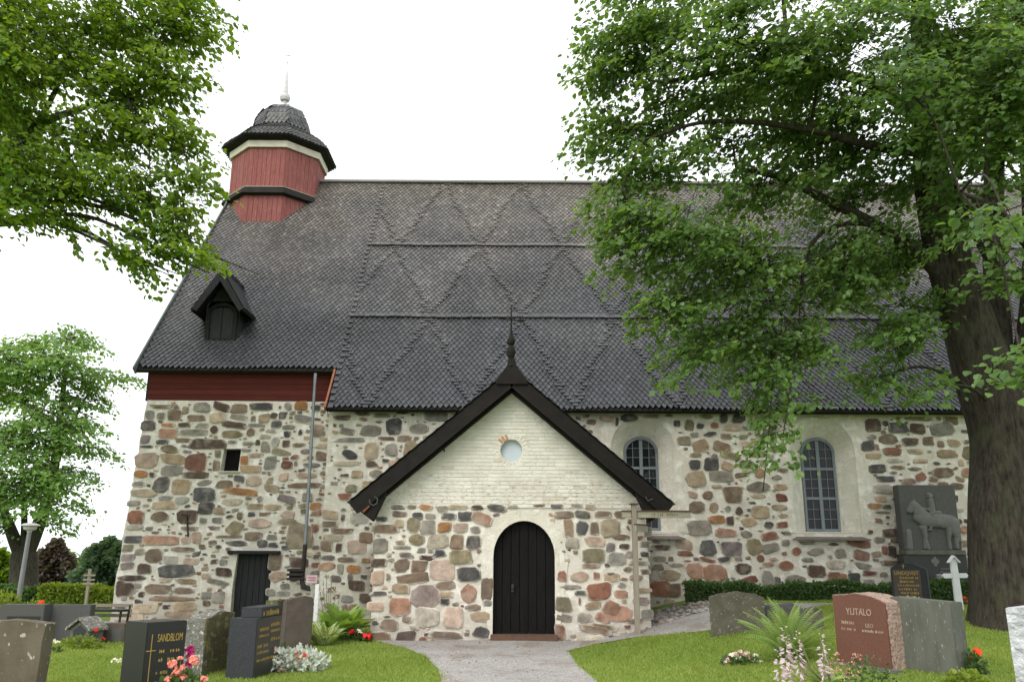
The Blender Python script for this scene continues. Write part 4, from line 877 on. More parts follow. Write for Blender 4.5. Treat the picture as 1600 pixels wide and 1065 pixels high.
    # noqa
tag(mb.build('red_cladding', M['falu'], tu), kind='stuff')
mb = MB(); octring(mb, [(CR - .06, 11.2), (CR - .06, 16.2)]); mb.build('turret_core', M['redboard'], tu)
mb = MB(); octring(mb, [(CR * 1.0, 14.22), (CR * 1.075, 14.12), (CR * 1.10, 14.08), (CR * 1.13, 13.93), (CR * 1.06, 13.88)]); mb.build('skirt_moulding', M['tar'], tu)
mb = MB(); octring(mb, [(CR * .98, 14.27), (CR * 1.05, 14.225), (CR * 1.04, 14.20)]); mb.build('skirt_flashing', M['cream'], tu)
mb = MB(); octring(mb, [(CR * 1.0, 15.74), (CR * 1.04, 15.74), (CR * 1.05, 15.98), (CR * 1.0, 15.985)]); mb.build('fascia', M['cream'], tu)
mb = MB(); octring(mb, [(CR * 1.0, 15.99), (2.05, 16.07), (2.07, 16.10), (1.75, 16.48), (1.42, 16.74), (1.14, 16.90), (1.03, 17.0), (1.03, 17.15), (1.01, 17.36), (.94, 17.60), (.80, 17.83), (.57, 18.0), (.28, 18.10), (.12, 18.13)]); mb.build('bell_roof', M['tar'], tu)
prof = [(2.11, 16.08), (1.75, 16.48), (1.42, 16.74), (1.14, 16.90), (1.03, 17.02), (1.01, 17.36), (.94, 17.60), (.80, 17.83), (.57, 18.0), (.28, 18.10)]
Vs, Fs, Cs = [], [], []
acc = 0; pts = []
for (r0, z0), (r1, z1) in zip(prof[:-1], prof[1:]):
    l = math.hypot(r1 - r0, z1 - z0); m_ = max(1, round(l / .105))
    for j in range(m_): pts.append((r0 + (r1 - r0) * j / m_, z0 + (z1 - z0) * j / m_, (r1 - r0) / l, (z1 - z0) / l))
for ri, (r, z, dr, dz_) in enumerate(pts):
    for k in range(8):
        am = PI / 4 * (k + 1); apo = r * math.cos(PI / 8); wface = 2 * r * math.sin(PI / 8); nb = max(1, round(wface / .15))
        nrm = Vector((math.cos(am), math.sin(am), 0)); tg = Vector((-math.sin(am), math.cos(am), 0))
        e = (nrm * dr + Vector((0, 0, dz_))).normalized(); nn = (nrm * dz_ - Vector((0, 0, dr))).normalized()
        for j in range(nb):
            x = (-.5 + (j + .5 + .5 * (ri % 2)) / nb) * wface
            if x > wface / 2: continue
            P0 = Vector((TX, TY, z)) + nrm * apo + tg * x; hw = wface / nb / 2
            b = len(Vs)
            for (a, s_, h_) in ((-hw, .1, .035), (0, 0, .05), (hw, .1, .035), (hw, .26, .01), (-hw, .26, .01)): Vs.append(P0 + tg * a + e * s_ + nn * h_)
            for a, s_ in ((-hw, .1), (0, 0), (hw, .1)): Vs.append(P0 + tg * a + e * s_ + nn * .012)
            Fs += [(b, b + 1, b + 2, b + 3, b + 4), (b, b + 5, b + 6, b + 1), (b + 1, b + 6, b + 7, b + 2)]
            kk = R.uniform(.035, .09); Cs += [(kk * 1.02, kk, kk)] * 8
tag(np_mesh('bell_shingles', Vs, Fs, M['shingle'], tu, np.array(Cs)), kind='stuff')
mb = MB().lathe((TX, TY, 18.1), [(.16, 0), (.13, .05), (.085, .25), (.09, .36), (.17, .40), (.205, .50), (.205, .56), (.17, .66), (.09, .70), (.10, .74), (.075, 1.1), (.03, 1.65), (.018, 1.75), (.015, 2.1)], 14)
mb.build('spire', M['spire'], tu, smooth=False)
mb = MB().lathe((TX, TY, 20.1), [(.012, 0), (.035, .03), (.012, .06), (.01, .5)], 8); mb.bar((TX - .12, TY, 20.45), (TX + .12, TY, 20.45), .02, .02); mb.build('weather_vane', M['lampgrey'], tu)

# --- downpipe
a = at(493, 583, 22.95); pts = [a, at(489, 650, 22.93), at(477, 850, 22.7)]
dp = MB().tube(pts, .042, 10).build('downpipe', M['zinc'], church)
MB().tube([at(477, 850, 22.7), at(473, 895, 22.65), at(472, 908, 22.6), at(476, 918, 22.55)], [.055, .06, .06, .05], 10).build('pipe_foot', M['iron'], dp)
for f in (.25, .6): p = Vector(pts[1]).lerp(pts[2], f); MB().lathe((p.x, p.y, p.z - .02), [(.055, 0), (.06, .0), (.06, .04), (.055, .04)], 10).build('pipe_bracket', M['zinc'], dp)
c = at(462, 897, 22.6); mb = MB()
for k in range(3): mb.box((c.x, 22.62, c.z - .11 + k * .11), (.42, .22, .06))
mb.box((c.x, 22.7, c.z), (.36, .1, .3)); mb.build('junction_box', M['iron'], church, bevel=.01)

# ================================================================ churchyard: pebbles, hedges, graves
def pebbles():
    n = 900
    P = np.stack([2.95 + 2.0 * NR.random(n), 18.35 + 2.9 * NR.random(n) ** 1.3], 1)
    lo = 18.3 + (P[:, 0] - 2.9) * .30
    P = P[(P[:, 1] > lo)]; n = len(P)
    T = []; ph = [(0, 0, 1)]
    for z in (.55, -.2):
        for k in range(6): t = PI / 3 * k + (z < 0) * .5; T.append((math.cos(t) * (1 - z * z) ** .5, math.sin(t) * (1 - z * z) ** .5, z))
    T = np.array([(0, 0, .95)] + T)
    F = [(0, 1 + k, 1 + (k + 1) % 6) for k in range(6)] + [(1 + k, 7 + k, 1 + (k + 1) % 6) for k in range(6)] + [(7 + k, 7 + (k + 1) % 6, 1 + (k + 1) % 6) for k in range(6)]
    a = NR.random(n) * 2 * PI; s = .03 + .055 * NR.random(n) ** 2; q = .6 + .4 * NR.random(n)
    X = np.stack([np.cos(a), np.sin(a), 0 * a], 1) * s[:, None]; Y = np.stack([-np.sin(a), np.cos(a), 0 * a], 1) * (s * q)[:, None]; Z = np.tile((0, 0, 1), (n, 1)) * (s * .6)[:, None]
    C = np.stack([P[:, 0], P[:, 1], gz(P[:, 0], P[:, 1]) + s * .3], 1)
    V, FF = inst(T, F, C, X, Y, Z)
    k = .12 + .22 * NR.random(n); col = np.stack([k * (1 + .25 * NR.random(n)), k, k * (.95 - .1 * NR.random(n))], 1)
    tag(np_mesh('pebbles', V, FF, M['pebble'], None, np.repeat(col, 13, 0)), 'grey and pinkish cobbles in the strip beside the porch corner', 'cobbles', kind='stuff')
pebbles()
LEAF_T = np.array([(0, 0, 0), (-.42, .28, .10), (-.36, .66, .08), (0, 1.0, -.05), (.36, .66, .08), (.42, .28, .10)]); LEAF_F = [(0, 3, 2, 1), (0, 5, 4, 3)]
def leaves(P, D, Nn, size, asp=1.0, tmpl=LEAF_T, F=LEAF_F):
    """leaf frames from point, axis direction and rough normal"""
    Y = unit(D); Z = Nn - Y * np.sum(Nn * Y, 1, keepdims=True); Z = unit(Z); X = np.cross(Y, Z)
    s = np.asarray(size)[:, None]
    return inst(tmpl, F, P, X * s * asp, Y * s, Z * s)
def lcol(n, k, tone=None):
    t = NR.random(n) if tone is None else np.clip(tone, 0, 1)
    return np.repeat(np.stack([t, t, t], 1), k, 0)
def hedge(name, label, a, b, depth, h, m, n, lsz=.05, grp=None, z0=None):
    a, b = Vector(a), Vector(b); d = (b - a); L = d.length; d.normalize(); nr = Vector((-d.y, d.x, 0))
    t = thing(name, label, 'hedge', (a + b) / 2, grp)
    mb = MB(); c = (a + b) / 2 + nr * depth / 2
    mb.box((c.x, c.y, c.z + h * .40), (L - .1, depth - .12, h * .78), rz=math.atan2(d.y, d.x)); mb.build('dark_core', M['soil'], t)  # solid dark box filling the inside of the hedge
    u = NR.random(n) * L; v = NR.random(n); w_ = NR.random(n)
    side = NR.random(n) < .55
    v = np.where(side, .10 * NR.random(n), v); w_ = np.where(side, w_, 1 - .14 * NR.random(n))
    wav = .05 * np.sin(u * 2.3) + .04 * np.sin(u * 5.1 + 1)
    P = np.array(a[:]) + u[:, None] * np.array(d[:]) + (v * depth)[:, None] * np.array(nr[:]) + ((w_ * (h + wav)))[:, None] * np.array((0, 0, 1.0)) + NR.normal(size=(n, 3)) * .025
    P[:, 2] = np.maximum(P[:, 2], a.z + .02)
    D = NR.normal(size=(n, 3)) + np.array((0, -.5, .4)); Nn = NR.normal(size=(n, 3)) * .7 + np.where(side[:, None], -np.array(nr[:]), np.array((0, 0, 1.0)))
    V, F = leaves(P, D, Nn, lsz * (.6 + .7 * NR.random(n)))
    np_mesh('foliage', V, F, m, t, lcol(n, 6)); return t
p0, p1 = hit(1065, 948), hit(1560, 938); y = 20.6
hedge('hedge', 'long low dark green clipped hedge along the foot of the church wall', (4.15, 20.9, g1(4.2, 21) - .02), (12.6, 20.9, g1(12, 21) - .02), .55, .46, M['hedge_leaf'], 16000, .055)
def atz(px, py, Y): return at(px, py, Y)
a, b = atz(58, 945, 27.5), atz(215, 945, 27.5); ztop = atz(100, 914, 27.5).z; zb = g1(a.x, 27.5)
hedge('hedge', 'yellow-green clipped hedge left of the church beyond the grave stones', (a.x, 27.5, zb), (b.x, 27.5, zb), 1.0, ztop - zb - .05, M['yellow_leaf'], 9000, .085)
a, b = atz(-70, 945, 29.5), atz(64, 945, 29.5); ztop = atz(30, 917, 29.5).z; zb = g1(a.x, 29.5)
hedge('hedge', 'dark green clipped hedge behind the lamp post at far left', (a.x, 29.5, zb), (b.x, 29.5, zb), 1.0, ztop - zb, M['hedge_leaf'], 7000, .085)

def litter():
    n = 1500; P = np.stack([-9 + 18 * NR.random(n), 9.5 + 9 * NR.random(n)], 1); on = pips(P, main_path)
    keep = (on | (NR.random(n) < .12)) & (np.abs(P[:, 0]) < P[:, 1] * .62); P = P[keep]; on = on[keep]; n = len(P)
    C = np.stack([P[:, 0], P[:, 1], gz(P[:, 0], P[:, 1]) + np.where(on, .018, .045)], 1)
    D = NR.normal(size=(n, 3)); D[:, 2] *= .15; Nn = np.tile((0, 0, 1.0), (n, 1)) + NR.normal(size=(n, 3)) * .3
    V, F = leaves(C, D, Nn, .015 + .035 * NR.random(n) ** 2, .8); k = NR.random(n); col = np.stack([.10 + .20 * k, .09 + .13 * k, .05 + .05 * k], 1)
    tag(np_mesh('fallen_leaves', V, F, M['pebble'], None, np.repeat(col, 6, 0)), 'scattered small fallen leaves and bits on the path and lawn', 'leaves', kind='stuff')
litter()
# ---- text
def text_mesh(name, s, size, m, parent, origin, xdir, updir, depth=.003, align='CENTER', width=None):
    cu = bpy.data.curves.new('t', 'FONT'); cu.body = s; cu.size = size; cu.extrude = depth; cu.align_x = align; cu.resolution_u = 2
    ob = bpy.data.objects.new('t', cu); COL.objects.link(ob)
    me = bpy.data.meshes.new_from_object(ob.evaluated_get(bpy.context.evaluated_depsgraph_get()))
    bpy.data.objects.remove(ob)
    V = np.array([v.co[:] for v in me.vertices])
    if width: V[:, 0] *= width / (V[:, 0].max() - V[:, 0].min())
    X = np.array(Vector(xdir).normalized()[:]); Y = np.array(Vector(updir).normalized()[:]); Z = np.cross(X, Y)
    W = np.array(origin[:]) + V[:, 0:1] * X + V[:, 1:2] * Y + (V[:, 2:3] + depth) * Z
    F = [tuple(p.vertices) for p in me.polygons]; bpy.data.meshes.remove(me)
    return np_mesh(name, W, F, m, parent)
def strokes(name, lines, m, parent, fn):
    """worn lines of small lettering, too weathered to read: short upright strokes. lines: (u0,u1,v,h)"""
    mb = MB()
    for (u0, u1, v, h) in lines:
        u = u0
        while u < u1:
            w_ = h * R.uniform(.16, .3)
            k = R.random()
            if k < .85:
                hh = h * R.uniform(.7, 1)
                mb.prism([(u, v), (u + w_, v), (u + w_, v + hh), (u, v + hh)], fn, 0, .003)
                if k < .5: mb.prism([(u + w_, v + hh * .4), (u + h * .5, v + hh * .4), (u + h * .5, v + hh * .6), (u + w_, v + hh * .6)], fn, 0, .003)
            u += h * R.uniform(.45, .75)
    return tag(mb.build(name, m, parent), kind='stuff')
GRP = 'gravestones in the churchyard'
def frame_fn(c, yaw):
    """local front plane: u right, v up, d towards the viewer (-y for yaw 0)"""
    X = Vector((math.cos(yaw), math.sin(yaw), 0)); D = Vector((math.sin(yaw), -math.cos(yaw), 0)); c = Vector(c)
    return lambda u, v, d: c + X * u + Vector((0, 0, v)) + D * d
def headstone(name, label, c, yaw, poly, th, m, bevel=.012, sidemat=None, rough=0.0):
    """poly is the front outline (ccw) with v from the ground; the slab is th thick, front face at d=0"""
    yaw = math.radians(yaw); t = thing(name, label, 'gravestone', (c[0], c[1], c[2]), GRP); fn = frame_fn(c, yaw)
    poly = [(u, v if v > 0 else -.15) for u, v in poly]
    if rough:                                             # rough-hewn: subdivide and jitter
        mb = MB().prism(poly, fn, -th, 0); o = mb.build('stone_body', sidemat or m, t)
        bm = bmesh.new(); bm.from_mesh(o.data); bmesh.ops.triangulate(bm, faces=bm.faces[:]); bmesh.ops.subdivide_edges(bm, edges=bm.edges[:], cuts=5, use_grid_fill=True)
        for v in bm.verts:
            q = v.co * 5.0; k = noise.noise_vector(q) * rough + noise.noise_vector(q * 3.1) * rough * .4; v.co += k
        bm.to_mesh(o.data); bm.free()
        if sidemat: MB().prism([(u * .985, v - .01 if v > .3 else v) for u, v in poly], fn, -.02, .012).build('front_face', m, t, bevel=.006)
    else:
        MB().prism(poly, fn, -th, 0).build('stone_body', m, t, bevel=bevel)
    return t, fn
def rect(w_, h): return [(-w_ / 2, 0), (w_ / 2, 0), (w_ / 2, h), (-w_ / 2, h)]
def gpos(px, py=None, Y=None):
    if py is not None: return hit(px, py)
    x = at(px, 900, Y).x; return Vector((x, Y, g1(x, Y)))
# far left lichened stone
X1 = at(85, 980, 9.0).x
headstone('gravestone', 'pale brown lichen-spotted headstone nearest to the left picture edge', (X1 - .70, 9.0, g1(-5, 9)), 2, [(-.62, 0), (.55, 0), (.60, .95), (.3, .985), (-.3, .965), (-.62, .94)], .22, M['lichen'], .02, rough=.012)
t, fn = headstone('gravestone', 'wide low dark grey headstone with an inset name panel beside the hedge', gpos(42, Y=17.6), 0, rect(.88, .70), .30, M['greygran'])
MB().prism([(-.27, .1), (.38, .1), (.38, .48), (-.27, .48)], fn, 0, .012).build('name_panel', M['blackgran'], t)
strokes('inscription', [(-.2, .02, .34, .05), (.1, .3, .34, .05), (-.2, .02, .24, .05), (.1, .3, .24, .05)], M['paleletter'], t, lambda u, v, d: fn(u, v, d + .012))
headstone('gravestone', 'plain dark grey slab between inset-panel stone and little roofed stone', gpos(117, Y=17.9), 2, rect(.80, .69), .22, M['greygran'])
c = gpos(135, Y=17.0)
t, fn = headstone('gravestone', 'small grey roofed stone like a little house with red flowers', c, -20, [(-.24, 0), (.24, 0), (.24, .30), (0, .45), (-.24, .30)], .36, M['slab'], .015)
for s in (-1, 1): MB().prism([(0, .51), (s * .30, .31), (s * .30, .26), (0, .46)][::(1 if s < 0 else -1)], fn, -.40, .06).build('roof', M['lichen2'], t)
MB().prism([(-.15, .05), (.15, .05), (.15, .27), (0, .36), (-.15, .27)], fn, .0, .008).build('front_panel', M['blackrough'], t)
t, fn = headstone('gravestone', 'low brown grey block stone in front of church corner', gpos(186, Y=17.4), -8, rect(.48, .36), .3, M['brownst'])
MB().prism([(-.02, .04), (.2, .04), (.2, .27), (-.02, .27)], fn, 0, .008).build('name_panel', M['greygran'], t)
# black stone with gilt cross
c = gpos(270, Y=10.9); yaw = 55
t, fn = headstone('gravestone', 'polished black stone with gilt cross and name by pink geraniums', (c.x, c.y, c.z), yaw, rect(.54, .86), .46, M['blackgran'], .008)
MB().prism([(-.20, .05), (-.19, .05), (-.19, .72), (-.20, .72)], fn, 0, .004).prism([(-.26, .53), (-.13, .53), (-.13, .54), (-.26, .54)], fn, 0, .0036).build('gilt_cross', M['gold'], t)
Xd = Vector((math.cos(math.radians(yaw)), math.sin(math.radians(yaw)), 0))
text_mesh('inscription', 'SANDBLOM', .13, M['gold'], t, fn(.05, .63, 0), Xd, (0, 0, 1), .002, width=.34)
strokes('inscription', [(-.08, .0, .50, .045), (.04, .20, .50, .045), (-.08, -.02, .40, .045), (.04, .18, .40, .045), (-.10, .06, .26, .04)], M['gold'], t, fn)
# rough mossy stone
c = gpos(350, Y=13.0)
headstone('gravestone', 'rough mossy stone between the two black ones, its edge pale with lichen', (c.x + .0, c.y, c.z), 73, [(-.35, 0), (.35, 0), (.34, .84), (.1, .86), (-.1, .83), (-.33, .78)], .32, M['mossy'], sidemat=M['lichen2'], rough=.025)
# stepped black stone with gilt text
c = gpos(420, Y=12.9)
t, fn = headstone('gravestone', 'stepped black granite stone with gilt names behind the silver-leaved bed', (c.x + .06, c.y, c.z), 84, [(-.46, 0), (.50, 0), (.50, .84), (.36, .84), (.36, .96), (-.32, .96), (-.32, .84), (-.46, .84)][:0] or [(-.46, 0), (.46, 0), (.46, .80), (-.46, .80)], .40, M['blackrough'], .008)
MB().prism([(-.30, .801), (.46, .801), (.46, .94), (-.30, .94)], fn, -.31, -.002).build('upper_block', M['blackrough'], t, bevel=.008)
MB().prism([(-.455, .02), (.45, .02), (.45, .795), (-.455, .795)], fn, 0, .006).build('polished_face', M['blackgran'], t)
fn2 = lambda u, v, d: fn(u, v, d + .007)
strokes('inscription', [(-.25, .40, .82, .085)], M['gold'], t, lambda u, v, d: fn(u, v, d))
strokes('inscription', [(-.36, -.05, .62, .055), (.05, .40, .66, .055), (-.36, -.02, .54, .04), (.05, .40, .58, .04), (-.40, 0, .40, .05), (-.40, 0, .32, .04), (.08, .40, .46, .05), (-.4, .35, .22, .04)], M['gold'], t, fn2)
# two brown stones by the pipe
c = gpos(449, Y=16.8)
headstone('gravestone', 'moss-topped brown stone half hidden behind the stepped black one', (c.x, c.y, c.z), 60, rect(.42, .84), .30, M['mossy'], rough=.02)
c = gpos(470, Y=16.5)
headstone('gravestone', 'tall brown headstone beside the white post and hostas', (c.x + .02, c.y, c.z), 35, [(-.27, 0), (.27, 0), (.27, .90), (.1, .93), (-.24, .86)], .24, M['brownst'], .02)
# right-hand stones
c = hit(1156, 991)
headstone('gravestone', 'broad speckled mossy headstone with a bowed top beside the path', (c.x, c.y + .1, c.z), -14, [(-.45, 0), (.45, 0), (.46, .60), (.28, .66), (.0, .69), (-.25, .66), (-.46, .60)], .26, M['speck'], .02, rough=.008)
c = hit(1225, 985)
headstone('gravestone', 'low dark grey boulder stone behind fern', (c.x, c.y + .5, c.z), -14, [(-.55, 0), (.55, 0), (.50, .32), (.3, .42), (-.1, .38), (-.5, .36)], .3, M['greygran'], rough=.02)
c = hit(1275, 985)
headstone('gravestone', 'small dark speckled stone glimpsed between fern and red granite headstone', (c.x - .02, c.y, c.z), -14, [(-.14, 0), (.16, 0), (.15, .3), (.05, .38), (-.12, .33)], .2, M['speck'], rough=.02)
YW = -62; c = hit(1354, 1042)
t, fn = headstone('gravestone', 'polished red granite headstone with carved surname and rough pale edges', (c.x - .02, c.y, c.z - .02), YW, [(-.43, 0), (.43, 0), (.42, .83), (.18, .91), (-.06, .94), (-.25, .91), (-.43, .90)], .40, M['redgran'], sidemat=M['redrough'], rough=.014)
yw = math.radians(YW); Xd = Vector((math.cos(yw), math.sin(yw), 0)); fn2 = lambda u, v, d: fn(u, v, d + .0125)
text_mesh('inscription', 'YLITALO', .12, M['paleletter'], t, fn2(-.01, .66, 0), Xd, (0, 0, 1), .002, width=.40)
text_mesh('inscription', 'LEO', .07, M['paleletter'], t, fn2(.14, .515, 0), Xd, (0, 0, 1), .002)
strokes('inscription', [(-.30, -.10, .535, .05), (-.31, -.09, .46, .035), (.0, .34, .455, .035)], M['paleletter'], t, fn2)
c2 = fn(0, 0, 0)
kt = thing('grave_kerb', 'low stone kerb strip at the foot of the red granite headstone', 'kerb', (c2.x, c2.y, c2.z))
MB().prism([(-.5, -.05), (.62, -.05), (.62, .05), (-.5, .05)], fn, .02, .20).build('kerb_bar', M['slab'], kt, bevel=.02)
c = hit(1455, 1050)
t, fn = headstone('gravestone', 'plain grey slab with lichen along its top right of the red granite', (c.x - .05, c.y, c.z - .02), -52, [(-.39, 0), (.39, 0), (.39, .86), (-.39, .90)], .30, M['slab'], .01)
c = hit(1425, 948)
t, fn = headstone('gravestone', 'dark shouldered headstone with gilt lines of text in front of hedge', (c.x, c.y, c.z), -30, [(-.36, 0), (.36, 0), (.34, .76), (.12, .86), (-.12, .88), (-.34, .78)], .36, M['blackrough'], .015)
MB().prism([(-.30, .06), (.22, .06), (.22, .74), (-.30, .74)], fn, 0, .006).build('name_panel', M['brownst'], t)
yl = math.radians(-30); Xd = Vector((math.cos(yl), math.sin(yl), 0)); fn2 = lambda u, v, d: fn(u, v, d + .007)
text_mesh('inscription', 'LINDQVIST', .10, M['gold'], t, fn2(-.04, .64, 0), Xd, (0, 0, 1), .002, width=.46)
strokes('inscription', [(-.2 + .03 * math.sin(k * 2), .14 + .03 * math.cos(k * 3), .56 - k * .075, .045) for k in range(7)], M['gold'], t, fn2)
MB().prism([(-.09, .77), (-.08, .77), (-.08, .85), (-.09, .85)], fn, 0, .004).prism([(-.11, .815), (-.06, .815), (-.06, .823), (-.11, .823)], fn, 0, .0036).build('gilt_cross', M['gold'], t)
c = at(1624, 980, 7.6)
headstone('gravestone', 'rough-hewn white granite stone cut by the right picture edge', (c.x + .14, 7.6, g1(c.x, 7.6)), -38, [(-.36, 0), (.36, 0), (.36, at(1600, 945, 7.6).z - g1(c.x, 7.6) + .03), (-.36, at(1575, 951, 7.6).z - g1(c.x, 7.6))], .22, M['whitegran'], rough=.02)

# ---- white wooden cross
b = hit(1500, 953); Yc = b.y
wc_ = thing('grave_cross', 'white wooden grave cross with a small gabled cap by the tree trunk', 'cross', b)
Mx = Matrix.Rotation(math.radians(-1.2), 4, 'Y')
k = mpp(b)
H = 81 * k
def cr(u, v, d): return b + Mx @ Vector((u, -d, v))
MB().prism([(-.075, -.1), (.075, -.1), (.062, H * .97), (-.062, H * .97)], cr, -.03, .03).build('upright', M['white'], wc_, bevel=.006)
for s in (-1, 1): MB().prism([(s * .062, H * .60), (s * .22, H * .60), (s * .255, H * .645), (s * .22, H * .69), (s * .062, H * .69)][::(1 if s > 0 else -1)], cr, -.028, .028).build('arm', M['white'], wc_, bevel=.005)
for s in (-1, 1): MB().prism([(0, H * 1.03), (s * .115, H * .90), (s * .10, H * .885), (0, H * .995)][::(-1 if s > 0 else 1)], cr, -.05, .07).build('cap_board', M['white'], wc_)
# ---- memorial slab with rider relief
Ym = 22.1; zb = at(1450, 865, Ym).z
A, B_ = at(1413, 866, Ym), at(1505, 866, Ym); tl = at(1399, 757, Ym)
mw, mh = B_.x - A.x - .02, tl.z - A.z; mc = ((A.x + B_.x) / 2, Ym, A.z)
mm = thing('memorial', 'grey granite memorial slab with a carved horse and rider before church wall', 'memorial', (mc[0], Ym, g1(mc[0], Ym)))
mf = lambda u, v, d: (mc[0] + u, Ym - d, mc[2] + v)
MB().prism([(-mw / 2, .12), (mw / 2, .12), (mw / 2, mh), (-mw / 2, mh)], mf, -.30, 0).build('slab', M['greygran'], mm, bevel=.01)
MB().prism([(-mw / 2 - .01, 0), (mw / 2 + .05, 0), (mw / 2 + .05, .12), (-mw / 2 - .01, .12)], mf, -.32, .09).build('ledge', M['slab'], mm, bevel=.012)
hb = mc[2] - g1(mc[0], Ym)
MB().prism([(-mw / 2 - .05, -hb - .1), (mw / 2 + .08, -hb - .1), (mw / 2 + .08, 0), (-mw / 2 - .05, 0)], mf, -.36, .02).build('plinth', M['blackgran'], mm, bevel=.01)
em = MB()
for (u0, u1, v0, v1) in ((-.10, .10, -.19, -.13), (-.035, .035, -.28, -.04)): em.prism([(u0, v0), (u1, v0), (u1, v1), (u0, v1)], mf, .02, .035 + (u1 - u0) * .02)
em.prism([(.10 * math.cos(q), -.16 + .08 * math.sin(q)) for q in np.linspace(0, 2 * PI, 13)[:-1]], mf, .02, .030).build('cross_emblem', M['relief'], mm)
strokes('inscription', [(.1, .45, -.36, .05), (.1, .42, -.44, .05)], M['relief'], mm, lambda u, v, d: mf(u, v, d + .02))
caps = [(400, 470, 75, 640, 500, 72, 1), (360, 450, 66, 420, 480, 70, 1), (370, 430, 70, 305, 335, 46, .9), (298, 322, 38, 262, 385, 27, .9), (300, 290, 10, 310, 275, 6, .7), (395, 560, 30, 412, 680, 15, .9), (412, 680, 15, 432, 765, 20, .9),
        (375, 550, 26, 400, 640, 14, .4), (400, 640, 13, 405, 765, 15, .4), (680, 520, 68, 702, 640, 30, .95), (702, 640, 26, 706, 760, 20, .9), (640, 560, 42, 632, 670, 18, .6), (632, 670, 18, 640, 765, 20, .6), (722, 490, 22, 742, 700, 14, .7),
        (475, 400, 32, 462, 275, 27, 1.2), (452, 232, 22, 458, 240, 24, 1.2), (446, 215, 16, 475, 222, 12, 1.25), (478, 320, 19, 445, 378, 15, 1.4), (445, 378, 14, 402, 362, 10, 1.4), (468, 410, 30, 450, 505, 22, 1.4), (450, 505, 20, 458, 575, 15, 1.4), (458, 578, 13, 438, 584, 9, 1.4),
        (525, 490, 44, 530, 510, 44, 1.3), (575, 460, 8, 585, 550, 8, 1.3), (250, 600, 24, 262, 765, 30, .5), (545, 405, 20, 500, 402, 16, 1.25)]
def relief():
    nu, nv = 110, 128; Hh = np.zeros((nv, nu)); uu, vv = np.meshgrid(np.linspace(0, 1, nu), np.linspace(0, 1, nv))
    yy = 780 - vv * 655; xx = 155 + (yy - 125) * .0916 + uu * 540
    for (x1, y1, r1, x2, y2, r2, h) in caps:
        dx, dy = x2 - x1, y2 - y1; t = np.clip(((xx - x1) * dx + (yy - y1) * dy) / (dx * dx + dy * dy), 0, 1)
        r = r1 + (r2 - r1) * t; d = np.hypot(xx - x1 - t * dx, yy - y1 - t * dy) / r
        Hh = np.maximum(Hh, np.where(d < 1, (.035 + .05 * np.sqrt(np.clip(1 - d ** 2, 0, 1)) * np.clip(r / 30, .5, 1.3)) * (.55 + .45 * h), 0))
    for _ in range(1):
        q = np.pad(Hh, 1, mode='edge'); Hh = (q[1:-1, 1:-1] * 4 + q[:-2, 1:-1] + q[2:, 1:-1] + q[1:-1, :-2] + q[1:-1, 2:]) / 8
    U = -mw / 2 + .015 + uu * (mw - .03); Vv = .13 + vv * (mh - .16)
    V = np.stack([mc[0] + U, Ym - Hh - .003, mc[2] + Vv], -1).reshape(-1, 3)
    i = np.arange(nu * nv).reshape(nv, nu); F = np.stack([i[:-1, :-1], i[:-1, 1:], i[1:, 1:], i[1:, :-1]], -1).reshape(-1, 4)
    kf = np.clip(Hh.reshape(-1, 1) / .03, 0, 1) * .35 + .55; np_mesh('relief', V, F, M['relief'], mm, kf * np.ones(3), smooth=True)   # rough-dressed figures paler than the smooth ground
relief()
p = at(1469, 911, Ym - .5)
ln = thing('grave_lantern', 'small pale grave lantern standing before the memorial plinth', 'lantern', (p.x, Ym - .5, g1(p.x, Ym - .5)))
zg = g1(p.x, Ym - .5)
MB().box((p.x, Ym - .5, (zg + p.z) / 2), (.26, .26, p.z - zg)).build('base_block', M['greygran'], ln, bevel=.01)
MB().lathe((p.x, Ym - .5, p.z), [(.095, 0), (.10, .02), (.085, .17), (.09, .19), (.07, .215), (.02, .23)], 12).build('lantern_body', M['lampgrey'], ln)

# ---- sign post
b = hit(998, 991); ps_ = thing('signpost', 'weathered wooden signpost with two pale arm boards beside the path', 'signpost', b)
Y0 = b.y; top = at(992, 788, Y0).z; tx = b.x - .02
MB().box((tx, Y0, (b.z - .1 + top) / 2), (.105, .105, top - b.z + .1)).build('post', M['postwood'], ps_, bevel=.008)
MB().box((tx, Y0, top + .012), (.17, .17, .03)).build('post_cap', M['brownwood'], ps_, bevel=.006)
l, r_ = at(972, 803, Y0), at(1079, 803, Y0)
for (xa, xb, nm) in ((l.x, tx - .06, 'arm_stub'), (tx + .06, r_.x, 'arm_board')):
    o = MB().box(((xa + xb) / 2, Y0, l.z - .005), (xb - xa, .035, .125)).build(nm, M['signwood'], ps_, bevel=.004)
    MB().box(((xa + xb) / 2, Y0 - .005, l.z + .07), (xb - xa + .01, .08, .022)).build('arm_roof', M['brownwood'], o)
    if nm == 'arm_board':
        fa = lambda u, v, d: (xa + u, Y0 - .018 - d, l.z + v)
        strokes('lettering', [(.30, .52, -.035, .07), (.56, .86, -.03, .065)], M['signtext'], o, fa)
bd = Vector((.64, .77, 0)); p0 = Vector((tx, Y0 - .055, at(996, 825, Y0).z))
xr = at(1016, 815, Y0).x - p0.x; q = p0 + bd * (xr / .64 * .95)
o = MB().bar(p0 + Vector((.01, -.02, 0)), q, .035, .125).build('arm_board', M['signwood'], ps_, bevel=.004)
MB().bar(p0 + Vector((.01, -.02, .08)), q + Vector((0, 0, .08)), .08, .022).build('arm_roof', M['brownwood'], o)

